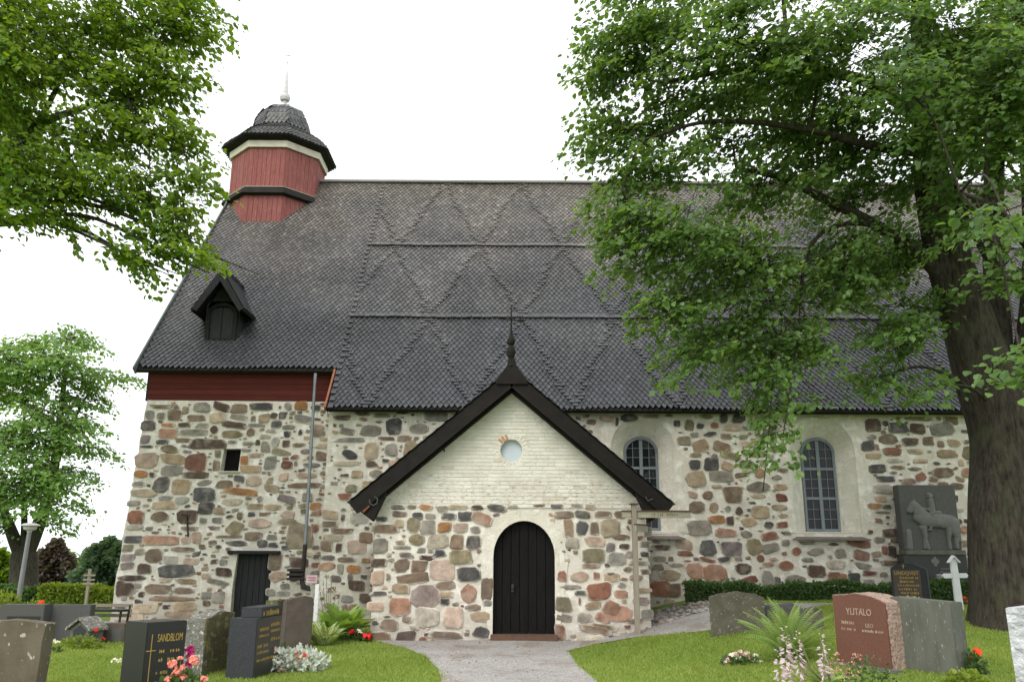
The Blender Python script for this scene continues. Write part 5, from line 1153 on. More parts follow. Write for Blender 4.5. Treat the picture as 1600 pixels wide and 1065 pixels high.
# ---- lamp post, thin wooden cross, bench, white post with plate
Y0 = 24.0; lx = at(28, 944, Y0).x; zb = g1(lx, Y0); lt = at(43, 830, Y0)
lp = thing('lamp_post', 'slim grey park lamp post with a mushroom hood in front of tree', 'lamp post', (lx, Y0, zb))
pt = Vector((lx + .03, Y0, lt.z)); MB().tube([(lx, Y0, zb - .1), (lx, Y0, zb + .9), pt], [.07, .062, .052], 12).build('pole', M['lampgrey'], lp)
MB().lathe((pt.x, Y0, pt.z), [(.06, -.02), (.065, .02), (.16, .06), (.18, .14), (.06, .15)], 16).build('lamp_glass', M['spire'], lp)
MB().lathe((pt.x, Y0, pt.z + .145), [(.20, 0), (.255, .01), (.25, .03), (.17, .07), (.06, .09), (.0, .095)], 20).build('lamp_hood', M['lampwhite'], lp)
Y0 = 24.5; a = at(134, 945, Y0); tp = at(139, 888, Y0); zb = g1(a.x, Y0)
wx = thing('wooden_marker', 'thin brown wooden post with short crossbars in front of yellow-green hedge', 'post', (a.x, Y0, zb))
MB().box((a.x, Y0, (zb + tp.z) / 2), (.075, .06, tp.z - zb)).build('post', M['postwood'], wx)
for py in (898, 905, 911): MB().box((a.x + .02, Y0 - .04, at(139, py, Y0).z), (.32, .025, .05)).build('crossbar', M['postwood'], wx)
Y0 = 20.6; c = at(166, 950, Y0); zb = g1(c.x, Y0); ztop = at(166, 944, Y0).z
bn = thing('bench', 'dark garden bench partly hidden behind the low stones by church corner', 'bench', (c.x, Y0, zb))
for k in range(3): MB().box((c.x, Y0 - .2 + .14 * k, zb + .42), (.95, .11, .035)).build('seat_slat', M['oldwood'], bn)
for k in range(3): MB().box((c.x, Y0 + .26 + .02 * k, ztop - .03 - (2 - k) * .11), (.95, .03, .075)).build('back_slat', M['postwood'], bn)
for s in (-1, 1):
    MB().bar((c.x + s * .42, Y0 - .2, zb - .02), (c.x + s * .42, Y0 - .16, zb + .42), .04, .04).build('leg', M['iron'], bn)
    MB().bar((c.x + s * .42, Y0 + .18, zb - .02), (c.x + s * .42, Y0 + .30, ztop - .02), .04, .04).build('leg', M['iron'], bn)
Y0 = 18.6; a = at(493, 965, Y0); zb = g1(a.x, Y0)
wp = thing('marker_post', 'thin white post with a small pink-edged plate in the hostas', 'post', (a.x, Y0, zb)); zt_ = at(494, 912, Y0).z
MB().box((a.x, Y0, (zb + zt_) / 2 - .05), (.085, .04, zt_ - zb + .1)).build('post', M['white'], wp, bevel=.004)
pc = at(487.5, 904, Y0)
o = MB().box((pc.x, Y0 - .03, pc.z), (.225, .012, .16)).build('plate', M['pinkplate'], wp)
MB().box((pc.x, Y0 - .042, pc.z + .03), (.17, .006, .018)).box((pc.x, Y0 - .042, pc.z - .02), (.15, .006, .014)).build('plate_print', M['plateink'], o)

# ================================================================ bedding plants
def blade(L, W, bend=.5, n=5, fold=.12):
    V = []
    for i in range(n):
        t = i / (n - 1); w_ = W * math.sin(PI * (.08 + .92 * t) ** .75) * .5 * (1 if t < 1 else 0)
        y = L * t; z = L * (.55 * t - bend * t * t)
        V += [(-w_, y, z + fold * w_), (0, y, z - fold * w_), (w_, y, z + fold * w_)]
    F = [q for i in range(n - 1) for q in ((3 * i, 3 * i + 1, 3 * i + 4, 3 * i + 3), (3 * i + 1, 3 * i + 2, 3 * i + 5, 3 * i + 4))]
    return np.array(V), F
def leaf_parts(name, t, c, n, L, W, m, rad, bend, col=None, up=(.2, .9), name_mesh=None):
    """a rosette of separate arching leaves that share one mesh"""
    V, F = blade(L, W, bend)
    me = None
    for i in range(n):
        a = R.random() * 2 * PI; s = R.uniform(.75, 1.2); r = rad * R.random() ** .5
        tilt = R.uniform(*up)
        if me is None or i % max(1, n // 3) == 0:
            o = np_mesh(name, V, F, m, None, np.tile([R.random()] * 3, (len(V), 1)) if col is None else col(V)); me = o.data; o.parent = t
        else:
            o = bpy.data.objects.new(name, me); COL.objects.link(o); o.parent = t
        o.matrix_basis = Matrix.Translation((math.cos(a) * r * .4, math.sin(a) * r * .4, .02 + .03 * R.random())) @ Matrix.Rotation(a - PI / 2, 4, 'Z') @ Matrix.Rotation(tilt, 4, 'X') @ Matrix.Rotation(R.uniform(-.3, .3), 4, 'Y') @ Matrix.Scale(s, 4)
def foliage(name, t, c, n, rx, ry, rz, m, size, asp=.8, base=0.0, up=.8):
    d = unit(NR.normal(size=(n, 3))); d[:, 2] = np.abs(d[:, 2]); r = NR.random(n) ** .4
    P = np.array(c[:]) + d * r[:, None] * np.array((rx, ry, rz)) + np.array((0, 0, base))
    D = d * 1.0 + NR.normal(size=(n, 3)) * .5; Nn = NR.normal(size=(n, 3)) * .5 + np.array((0, 0, up)) - np.array((0, .3, 0))
    V, F = leaves(P, D, Nn, size * (.6 + .7 * NR.random(n)), asp)
    return np_mesh(name, V, F, m, t, lcol(n, 6, .7 * NR.random(n) + .35 * (d[:, 2] * r)))
def flower_head(name, t, c, r, m, n=26, flat=.8, sz=.5):
    d = unit(NR.normal(size=(n, 3))); d[:, 2] = np.abs(d[:, 2]) * flat - .15
    P = np.array(c[:]) + d * r * (.5 + .4 * NR.random((n, 1)))
    V, F = leaves(P, np.cross(d, NR.normal(size=(n, 3))), d + NR.normal(size=(n, 3)) * .25, r * sz * 1.5 * (.7 + .5 * NR.random(n)), 1.1)
    return np_mesh(name, V, F, m, t, lcol(n, 6))
def stems(t, c, tops, r=.004, m=None):
    mb = MB()
    for q in tops: mid = (Vector(c) + Vector(q)) / 2 + Vector((R.uniform(-.02, .02), R.uniform(-.02, .02), .03)); mb.tube([Vector(c) + (Vector(q) - Vector(c)) * .05, mid, q], r, 4)
    mb.build('stem', m or M['stem'], t)
def plant(name, label, cat, c, grp='bedding plants on the graves'): return thing(name, label, cat, c, grp)

# hostas by the white post
c = Vector((at(535, 975, 18.2).x, 18.2, g1(-3.4, 18.2)))
t = plant('hosta', 'large green hosta with lilac flower spikes beside the porch corner', 'hosta', c)
leaf_parts('leaf', t, c, 64, .68, .42, M['hosta'], .38, .52, up=(.3, 1.2))
def spikes(t, c, tops, base, hgt, nb, m, r=.045, part='flower_spike'):
    for (x, y, z) in tops:
        mb = MB(); mb.tube([base, (x * .7 + base[0] * .3, y, (z + base[2]) / 2), (x, y, z)], .006, 4); Vv, Ff = [], []
        st = mb.build(part, M['stem'], t)
        P = []; D = []
        for i in range(nb):
            f = i / nb; a = R.random() * 2 * PI; zz = z - hgt * (1 - f); rr = r * (1.15 - f)
            P.append((x + .012 * math.cos(a), y + .012 * math.sin(a), zz)); D.append((math.cos(a) * .9, math.sin(a) * .9, -.75 + f))
        P, D = np.array(P), np.array(D)
        for off in (0, 1.57):
            Nn = np.cross(D, np.array((0, 0, 1.0))) * math.sin(off + .7) + np.array((0, 0, 1.0)) * math.cos(off + .7)
            V, F = leaves(P, D, Nn, np.linspace(r * 1.7, r * .7, nb), .38); b = len(Vv); Vv += V.tolist(); Ff += (F + b).tolist()
        tag(np_mesh('bells', np.array(Vv), Ff, m, st, lcol(len(Vv) // 6, 6)), kind='stuff')
tops = [(at(px, py, 18.25).x, 18.25 + R.uniform(-.15, .15), at(px, py, 18.25).z) for px, py in ((499, 913), (506, 905), (512, 897), (520, 902), (525, 915), (514, 920), (503, 925), (530, 930), (522, 940))]
spikes(t, c, tops, (c.x - .25, c.y, c.z + .2), .28, 11, M['lilac'], .04)
c = Vector((at(505, 1008, 17.2).x, 17.2, g1(-3.6, 17.2)))
t = plant('hosta', 'smaller hosta with white-edged variegated leaves in front of green one', 'hosta', c)
def vcol(V):
    w_ = np.abs(V[:, 0]); k = (w_ > np.max(w_) * .30).astype(float) * .9 + .05; return np.stack([k, k, k], 1)
leaf_parts('leaf', t, c, 80, .42, .12, M['varieg'], .42, .45, col=vcol, up=(.2, 1.0))
c = Vector((at(562, 1000, 17.9).x, 17.9, g1(-3, 17.9)))
t = plant('begonia', 'red begonia clump with one white bloom at the porch corner', 'flowers', c)
foliage('foliage', t, c, 260, .30, .2, .22, M['darkleaf'], .07)
for px, py, m_, r in ((550, 987, 'red', .075), (574, 993, 'red', .10), (561, 985, 'whitepetal', .055), (566, 988, 'whitepetal', .04)): flower_head('flower_head', t, at(px, py, 17.8), r, M[m_])
# silver-leaved bed
c = Vector((at(455, 1035, 13.4).x, 13.4, g1(-3.4, 13.4)))
t = plant('dusty_miller', 'silver-leaved bed with small red and white blooms before stepped black stone', 'bedding plants', c)
n = 750; P = np.stack([c.x + (NR.random(n) - .5) * 1.02, c.y + (NR.random(n) - .5) * .6, c.z + NR.random(n) * .30], 1)
P[:, 2] = c.z + (P[:, 2] - c.z) * np.clip(1.25 - np.abs(P[:, 0] - c.x) * 1.3, .35, 1)
V, F = leaves(P, NR.normal(size=(n, 3)) + np.array((0, -.2, .9)), NR.normal(size=(n, 3)) + np.array((0, -.8, .5)), .06 + .06 * NR.random(n), .55); np_mesh('foliage', V, F, M['silver'], t, lcol(n, 6))
for px, py, m_, r in ((464, 1020, 'red', .03), (476, 1023, 'red', .038), (466, 1029, 'red', .03), (428, 1028, 'whitepetal', .045), (434, 1033, 'whitepetal', .045), (427, 1012, 'red', .025), (440, 1045, 'coral', .03)): flower_head('flower_head', t, at(px, py, 13.1), r, M[m_], 14)
c = Vector((at(430, 1010, 13.7).x, 13.7, g1(-3.6, 13.7)))
t = plant('rose_bush', 'thin green bush between stepped black stone and silver bed', 'bush', c); foliage('foliage', t, c, 320, .24, .2, .40, M['darkleaf'], .05)
# coral geraniums, magenta cloth of blooms
c = Vector((at(295, 1060, 10.5).x, 10.3, g1(-3.7, 10.4)))
t = plant('geranium', 'coral pink geraniums in front of black stone with gilt cross', 'flowers', c)
foliage('foliage', t, c, 420, .34, .22, .34, M['darkleaf'], .085, 1.0)
hd = [(269, 1037, .052), (276, 1052, .062), (286, 1058, .045), (285, 1043, .038), (302, 1030, .056), (282, 1028, .03), (318, 1061, .05), (262, 1062, .04), (308, 1036, .03)]
tp = []
for px, py, r in hd: q = at(px, py, 10.15 + R.uniform(-.1, .1)); flower_head('flower_head', t, q, r, M['coral'], 34, 1.0); tp.append(q - Vector((0, 0, r * .3)))
stems(t, c, tp, .005)
c = gpos(297, Y=11.4); t = plant('magenta_flowers', 'upright magenta flower spike beside geraniums and mossy stone', 'flowers', c)
foliage('foliage', t, c, 120, .14, .1, .25, M['darkleaf'], .06)
for k in range(7): flower_head('flower_head', t, at(R.uniform(291, 301), 1012 + k * 4.5, 11.3), .05, M['magenta'], 18)
# small whites in the left lawn
for px, py, Y, lb in ((183, 1034, 11.3, 'little white flowers in grass at the left side of black cross stone'), (90, 1003, 15.5, 'pale bluish white flowers at the foot of dark grey slab')):
    c = Vector((at(px, py, Y).x, Y, g1(at(px, py, Y).x, Y))); t = plant('white_flowers', lb, 'flowers', c); foliage('foliage', t, c, 60, .08, .08, .1, M['darkleaf'], .05)
    zz = at(px, py, Y).z
    for k in range(3): flower_head('flower_head', t, (c.x + R.uniform(-.05, .05), Y - .05, max(c.z + .1, zz) + R.uniform(-.02, .05)), .04, M['whitepetal'], 12)
c = gpos(140, Y=16.3); t = plant('house_stone_plants', 'green bedding with few red flowers before the little roofed stone', 'flowers', c)
foliage('foliage', t, c, 420, .42, .15, .22, M['yellow_leaf'], .06, .6)
for px, py in ((149, 983), (151, 984), (161, 997)): flower_head('flower_head', t, at(px, py, 16.2), .04, M['red'], 14)
c = gpos(418, Y=12.2)
# background shrubs with warm flowers by the lamp
c = gpos(2, Y=22.5); t = plant('shrub', 'bright yellow-green shrub at foot of the lamp post', 'shrub', c); foliage('foliage', t, c, 900, .75, .5, at(5, 922, 22.5).z - c.z, M['yellow_leaf'], .11, .6)
c = gpos(58, Y=22.5); t = plant('shrub', 'small pale shrub with orange blooms behind the inset-panel stone', 'shrub', c); foliage('foliage', t, c, 420, .45, .4, at(55, 938, 22.5).z - c.z, M['yellow_leaf'], .09, .6)
for px, py in ((62, 943), (66, 940), (59, 945)): flower_head('flower_head', t, at(px, py, 22.2), .06, M['orange'], 12)
# fern
c = hit(1235, 1030); c.z -= .02
t = plant('fern', 'big light green fern between speckled mossy stone and red granite headstone', 'fern', c)
def frond():
    V, F = [], []
    n = 26
    for i in range(n):
        f = i / (n - 1); y = .08 + .72 * f; z = .62 * y - .62 * y * y; w_ = .115 * math.sin(PI * (.12 + .88 * f)) ** .8 + .008
        for s in (-1, 1):
            b = len(V); V += [(0, y - .012, z), (s * w_, y + .05, z - .02 - w_ * .15), (s * w_ * .75, y + .034, z - .02 - w_ * .12), (0, y + .010, z)]
            F.append((b, b + 1, b + 2, b + 3) if s < 0 else (b + 3, b + 2, b + 1, b))
    return np.array(V), F
V, F = frond(); me = None
for i in range(64):
    if i % 5 == 0:
        o = np_mesh('frond', V, F, M['fern'], None, np.tile([R.random()] * 3, (len(V), 1))); me = o.data; o.parent = t
    else: o = bpy.data.objects.new('frond', me); COL.objects.link(o); o.parent = t
    a = i * 2.4; o.matrix_basis = Matrix.Rotation(a, 4, 'Z') @ Matrix.Rotation(R.uniform(.2, 1.25), 4, 'X') @ Matrix.Rotation(R.uniform(-.35, .35), 4, 'Y') @ Matrix.Scale(R.uniform(.6, 1.15), 4)
# lilac hosta spikes in front
c = hit(1255, 1062)
t = plant('hosta', 'pale lilac hosta spikes rising in front of the fern', 'hosta', (c.x, 10.2, g1(c.x, 10.2)))
c = Vector((c.x, 10.2, g1(c.x, 10.2)))
leaf_parts('leaf', t, c, 16, .26, .13, M['hosta'], .2, .42)
tops = [(at(px, py, 10.2).x, 10.2 + R.uniform(-.12, .12), at(px, py, 10.2).z) for px, py in ((1223, 976), (1245, 984), (1286, 988), (1216, 1010), (1256, 1010), (1232, 1018), (1228, 990), (1280, 1005), (1292, 1012))]
spikes(t, c, tops, (c.x, c.y, c.z + .05), .46, 26, M['lilac'], .055)
c = hit(1160, 1036); t = plant('busy_lizzie', 'white and pink flower mat on grass left of the fern', 'flowers', c)
foliage('foliage', t, c, 260, .30, .2, .12, M['darkleaf'], .05)
for k in range(15): f = k / 14; flower_head('flower_head', t, at(1134 + 54 * f, 1026 - 10 * math.sin(f * PI) + R.uniform(-6, 8) + 6 * f, c.y - .1), R.uniform(.03, .045), M[R.choice(('whitepetal', 'whitepetal', 'pinkwhite'))], 12)
c = hit(1318, 1062); c = Vector((c.x - .05, 10.0, g1(c.x, 10.0))); t = plant('fuchsia', 'pink and cream fuchsia bush at the foot of red granite headstone', 'flowers', c)
foliage('foliage', t, c, 300, .30, .22, .40, M['darkleaf'], .045)
for k in range(46): flower_head('flower_head', t, at(R.uniform(1294, 1346), R.uniform(1020, 1062), 9.9 + R.uniform(-.15, .15)), R.uniform(.014, .024), M['fuchsia'], 8)
c = hit(1520, 1056); t = plant('red_geranium', 'single orange-red geranium beside the plain grey slab', 'flowers', c)
foliage('foliage', t, c, 260, .17, .15, .30, M['darkleaf'], .06)
q = at(1527, 1018, c.y - .05); flower_head('flower_head', t, q, .055, M['orange'], 24); q2 = at(1517, 1026, c.y); flower_head('flower_head', t, q2, .025, M['orange'], 12); stems(t, c, [q, q2])
c = hit(1458, 1064); c = Vector((c.x, 9.7, g1(c.x, 9.7))); t = plant('low_shrub', 'low yellow-green cushion plant in front of plain grey slab', 'plant', c); foliage('foliage', t, c, 500, .26, .2, max(.1, at(1455, 1046, 9.7).z - c.z), M['yellow_leaf'], .05, 1.0)
c = hit(1425, 957); t = plant('silver_plant', 'silvery grey plant before the dark shouldered headstone', 'plant', c); foliage('foliage', t, c, 380, .42, .25, .26, M['silver'], .08, .5)
c = hit(1512, 945); t = plant('marigolds', 'small orange flowers beside the white cross', 'flowers', c); foliage('foliage', t, c, 120, .16, .1, .16, M['darkleaf'], .05)
for k in range(4): flower_head('flower_head', t, at(1507 + 4 * k, 934 + R.uniform(-3, 5), c.y - .05), .04, M['orange'], 12)

# ================================================================ trees
def curve(pts, n=10):
    """Catmull-Rom through points"""
    P = [Vector(p) for p in pts]; P = [P[0] * 2 - P[1]] + P + [P[-1] * 2 - P[-2]]; out = []
    for i in range(1, len(P) - 2):
        for k in range(n):
            t = k / n; a, b, c, d = P[i - 1:i + 3]
            out.append(.5 * ((2 * b) + (c - a) * t + (2 * a - 5 * b + 4 * c - d) * t * t + (3 * b - a - 3 * c + d) * t ** 3))
    out.append(P[-2]); return out
def limb_mesh(pts, r0, r1, n=10, flare=0.0, rough=0.0, seg=8, mb=None, pw=1.0):
    mb = mb or MB(); C = curve(pts, seg); V, F = [], []; m = len(C); a = None
    for i, p in enumerate(C):
        d = (C[min(i + 1, m - 1)] - C[max(i - 1, 0)]).normalized()
        if a is None: a = d.cross(Vector((0, 1, 0)) if abs(d.y) < .9 else Vector((1, 0, 0)))
        a = (a - d * a.dot(d)).normalized(); b = d.cross(a); t = i / (m - 1); r = r0 + (r1 - r0) * t ** pw
        r *= 1 + flare * math.exp(-t * 9)
        for k in range(n):
            th = 2 * PI * k / n; e = a * math.cos(th) + b * math.sin(th); rr = r
            if rough:
                rr *= 1 + rough * (1.2 * noise.noise((math.cos(th) * 1.6, math.sin(th) * 1.6, p.z * .35)) + .5 * noise.noise((math.cos(th) * 6, math.sin(th) * 6, p.z * .8)) + flare * .9 * math.exp(-t * 9) * math.sin(th * 5 + 1))
            V.append(p + e * rr)
    for i in range(m - 1):
        for k in range(n): k2 = (k + 1) % n; F.append((i * n + k, i * n + k2, (i + 1) * n + k2, (i + 1) * n + k))
    F.append(tuple((m - 1) * n + k for k in range(n)))
    mb.add(V, F); return mb, C
def tree(name, label, base, limbs, blobs, leafm, barkm, lsize, per_spray, dens, spray=(1.1, .34), leafobj=0, grp=None, trunk_n=12, droop=.35, tint=.5, twigr=.008):
    """limbs: (points, r0, r1, flare, rough); blobs: (centre, rx, ry, rz)"""
    t = thing(name, label, 'tree', base, grp); nodes = []
    for i, (pts, r0, r1, fl, ro) in enumerate(limbs):
        mb, C = limb_mesh(pts, r0, r1, trunk_n if i == 0 else max(8, trunk_n // 2), fl, ro)
        mb.build('trunk' if i == 0 else 'limb', barkm, t, smooth=True)
        k0 = len(C) // 3 if i == 0 else 1
        for j, q in enumerate(C[k0:]): nodes.append((q, r0 + (r1 - r0) * (j + k0) / len(C)))
    tw = MB(); Ps, Ds, Ns, Sz, Tn = [], [], [], [], []
    tr = Vector(base)
    for (c, rx, ry, rz) in blobs:
        c = Vector(c)
        q, r = min(nodes, key=lambda nd: (nd[0] - c).length + max(0, nd[0].z - c.z + .3) * .6)
        mid = q.lerp(c, .55) + Vector((0, 0, .12 * (q - c).length)) + Vector((R.uniform(-.2, .2), R.uniform(-.2, .2), 0))
        mb_, C = limb_mesh([q, mid, c, c + (c - mid) * .5], min(r * .6, .022 + .008 * (q - c).length), .008, 5, seg=5); mb_.build('branch', barkm, t, smooth=True)
        C = C[len(C) // 3:]
        area = PI * rx * rz; ns = max(4, int(area * dens))
        for _ in range(ns):
            d = np.array([R.gauss(0, 1) for _ in range(3)]); d /= np.linalg.norm(d); rr = R.random() ** .45
            s = np.array(c[:]) + d * rr * np.array((rx, ry, rz))
            out = np.array(((s[0] - tr.x), (s[1] - tr.y), 0)); out /= max(.3, np.linalg.norm(out))
            ax = out + np.array((R.gauss(0, .55), R.gauss(0, .55), R.gauss(-droop, .25))); ax /= np.linalg.norm(ax)
            L = spray[0] * R.uniform(.6, 1.25)
            p0 = s - ax * L * .5; C_ = min(C, key=lambda q_: (q_ - Vector(p0)).length_squared)
            tw.tube([C_, (C_ + Vector(p0)) / 2 + Vector((0, 0, .06)), Vector(p0), Vector(s + ax * L * .45)], [twigr * 1.3, twigr, twigr * .8, twigr * .4], 3, caps=False)
            lat = np.cross(ax, (0, 0, 1.0)); lat /= max(.2, np.linalg.norm(lat)); n = max(3, int(per_spray * L / spray[0]))
            tt = NR.random(n) - .5; b = NR.normal(size=n) * spray[1] * .5 * (1.1 - np.abs(tt)); dn = -.18 * (tt + .5) ** 2 * L - np.abs(b) * .25 + NR.normal(size=n) * .05
            Ps.append(s + ax * (tt * L)[:, None] + lat * b[:, None] + np.array((0, 0, 1.0)) * dn[:, None])
            Ds.append(ax * .6 + lat * (np.sign(b) * .7)[:, None] + np.array((0, 0, -.45)) + NR.normal(size=(n, 3)) * .35)
            Ns.append(np.array((0, 0, 1.0)) + out * .35 + NR.normal(size=(n, 3)) * .38); Sz.append(lsize * (.5 + .8 * NR.random(n)))
            Tn.append(np.clip(tint * R.uniform(.3, 1.5) + NR.normal(size=n) * .2, 0, 1))
    tag(tw.build('twigs', barkm, t), kind='stuff')
    P, D, Nn, Sz, Tn = (np.concatenate(q) for q in (Ps, Ds, Ns, Sz, Tn))
    V, F = leaves(P, D, Nn, Sz, 1.0); n = len(P); V = V.reshape(n, 6, 3); colr = lcol(n, 6, Tn).reshape(n, 6, 3)
    m = np.zeros(n, bool)
    if leafobj:
        dist = np.linalg.norm(P - np.array((0, 0, EYE)), axis=1); dp = (P - np.array((0, 0, EYE))) @ CM
        px = 800 - FPX * dp[:, 0] / dp[:, 2]; py = 532.5 + FPX * dp[:, 1] / dp[:, 2]
        sc = Sz / dist; sc[(px < 5) | (px > 1595) | (py < 5) | (py > 1060)] = 0
        m[np.argsort(-sc)[:leafobj]] = True
    cr = np_mesh('crown', V[~m].reshape(-1, 3), F[:2 * int((~m).sum())], leafm, t, colr[~m].reshape(-1, 3))
    for i in np.where(m)[0]: np_mesh('leaf', V[i], LEAF_F, leafm, cr, colr[i])
    return t
def blob(px, py, Y, rx, rz, ry=None):
    p = at(px, py, Y); k = mpp(p); return (p, rx * k, ry or max(.6, rx * k * .9), rz * k)
# --- the big lime on the right
YT = 15.2; bx = at(1594, 955, YT).x; bz = g1(bx, YT)
lb = Vector((bx, YT, bz))
A = lambda px, py, Y=YT: at(px, py, Y)
main = [(bx, YT, bz - .35), (bx + .0, YT, bz + .35), (bx - .02, YT, bz + 1.6), A(1573, 690), A(1540, 590), A(1508, 490), A(1478, 390), A(1457, 290), A(1446, 190), A(1440, 60, 15.3), A(1435, -120, 15.4)]
limbs = [(main, .76, .13, .42, .12),
         ([A(1585, 660), A(1618, 560), A(1628, 440), A(1622, 300), A(1606, 150), A(1600, -60)], .46, .16, 0, .05),
         ([A(1560, 600, 15.5), A(1560, 500, 15.7), A(1552, 400, 15.9), A(1556, 280, 16), A(1566, 120, 16)], .26, .12, 0, .05),
         ([A(1500, 470), A(1440, 400, 15.0), A(1365, 350, 14.7), A(1290, 312, 14.4), A(1225, 280, 14.2), A(1150, 262, 14)], .15, .035, 0, .03),
         ([A(1380, 352, 14.8), A(1320, 350, 14.5), A(1275, 372, 14.3), A(1256, 420, 14.2), A(1250, 470, 14.2)], .055, .02, 0, 0),
         ([A(1445, 190), A(1360, 130, 14.6), A(1260, 110, 14.2), A(1150, 110, 13.9), A(1030, 130, 13.7)], .14, .03, 0, .03),
         ([A(1450, 240), A(1370, 230, 14.2), A(1250, 200, 13.8), A(1110, 190, 13.6), A(1000, 220, 13.5)], .10, .02, 0, .02),
         ([A(1620, 400), A(1560, 330, 13.0), A(1500, 300, 11.6)], .10, .03, 0, .02),
         ([A(1552, 420, 15.8), A(1505, 330, 15.5), A(1485, 250, 15.2)], .08, .03, 0, 0)]
LB = [(1000, 50, 14, 95, 80), (945, 110, 14, 40, 70), (960, 205, 14, 60, 65), (1040, 165, 14, 55, 45), (1025, 255, 13.6, 95, 45), (965, 320, 13.2, 60, 38), (1050, 372, 13, 105, 55), (985, 360, 13, 50, 50), (1060, 470, 13, 62, 55), (1075, 545, 13.2, 45, 45),
      (1150, 420, 14, 105, 75), (1170, 520, 14, 85, 60), (1185, 595, 13.6, 42, 34), (1232, 625, 13.2, 30, 20), (1200, 690, 13.1, 12, 20), (1245, 540, 14, 60, 50), (1310, 420, 14.6, 100, 80), (1395, 520, 14.2, 48, 45), (1388, 585, 14.2, 40, 30), (1440, 610, 14.2, 22, 20), (1440, 480, 14.6, 40, 45),
      (1140, 70, 13, 120, 90), (1210, 215, 14.6, 75, 30), (1120, 215, 14.2, 50, 25), (1260, 245, 15, 60, 36), (1340, 235, 15.6, 70, 40), (1430, 275, 15.4, 40, 30), (1180, 290, 14, 95, 38), (1310, 75, 13, 130, 85), (1130, 160, 14.6, 50, 30), (1330, 300, 15, 110, 26), (1300, 190, 15.6, 90, 60), (1480, 60, 13, 120, 80), (1450, 200, 13.6, 90, 60), (1555, 200, 12.4, 60, 110), (1480, 330, 13.4, 40, 60), (1575, 400, 12.2, 38, 60),
      (1580, 100, 11.8, 60, 90), (1400, 130, 11.5, 90, 40), (1570, 330, 9.5, 45, 40), (1596, 560, 9.2, 16, 42), (1385, 400, 15.6, 55, 60), (1220, 130, 16, 100, 60), (1520, 140, 16.5, 100, 100),
      (1000, -110, 14.5, 130, 90), (1200, -130, 14, 150, 100), (1400, -140, 14, 150, 110), (1580, -130, 13.5, 140, 110), (1730, 100, 14, 130, 160), (1720, 330, 14, 90, 110), (1700, -120, 15, 130, 110), (1150, -100, 17.5, 150, 90), (1400, -120, 18, 160, 110), (1640, 60, 18, 140, 140)]
tree('lime_tree', 'huge lime tree with forked trunk overhanging the right half of church', lb, limbs, [blob(*b) for b in LB], M['lime_leaf'], M['lime_bark'], .108, 62, 16.5, (1.05, .46), leafobj=300, trunk_n=28, tint=.45)
# --- maple overhanging from the left, its trunk outside the picture
YM = 15.0; mbx = -13.6; mb0 = Vector((mbx, YM, g1(mbx, YM)))
limbs = [([mb0 - Vector((0, 0, .3)), mb0 + Vector((.05, 0, 2)), mb0 + Vector((.2, 0, 5)), mb0 + Vector((.5, .1, 9)), mb0 + Vector((.8, .2, 13))], .42, .12, .35, .06),
         ([mb0 + Vector((.1, 0, 4.2)), at(-60, 330, 15), at(45, 210, 15), at(110, 175, 14.8), at(200, 150, 14.7)], .17, .03, 0, .03),
         ([mb0 + Vector((.3, 0, 6.5)), at(-40, 180, 15.6), at(80, 120, 15.6), at(160, 60, 15.4)], .14, .03, 0, .03),
         ([at(45, 210, 15), at(75, 165, 15), at(100, 110, 15), at(115, 60, 15)], .07, .02, 0, 0)]
MBL = [(40, 40, 15.5, 90, 55), (150, 40, 15, 80, 60), (250, 40, 15, 75, 60), (310, 30, 15, 42, 45), (120, 110, 15, 60, 40), (190, 120, 14.6, 70, 55), (255, 120, 14.6, 55, 50), (20, 150, 14.5, 45, 55), (40, 250, 14.5, 85, 50), (130, 215, 14.8, 60, 40), (215, 200, 14.6, 70, 50), (285, 200, 14.6, 32, 45), (150, 285, 14.4, 85, 45),
       (235, 290, 14.4, 65, 42), (300, 275, 14.4, 32, 34), (290, 345, 14.4, 38, 36), (235, 355, 14.4, 40, 26), (310, 390, 14.4, 26, 14), (205, 400, 14.4, 20, 12), (255, 395, 14.4, 30, 12), (40, 310, 14.2, 70, 36), (10, 335, 14.2, 30, 18), (5, 60, 14, 60, 60), (205, 402, 14.6, 16, 8), (90, 330, 14.4, 40, 10),
       (-100, 60, 15, 130, 110), (-120, 260, 15, 110, 90), (60, -110, 15.5, 130, 90), (230, -90, 15.5, 110, 80), (-100, -130, 16, 140, 110), (-320, 0, 15.5, 170, 200), (-300, -200, 16, 170, 130), (-60, 160, 18, 130, 130)]
tree('maple_tree', 'leafy maple whose branches hang in from top left corner', mb0, limbs, [blob(*b) for b in MBL], M['maple_leaf'], M['bark'], .115, 62, 16.0, (1.0, .55), trunk_n=18, tint=.55)
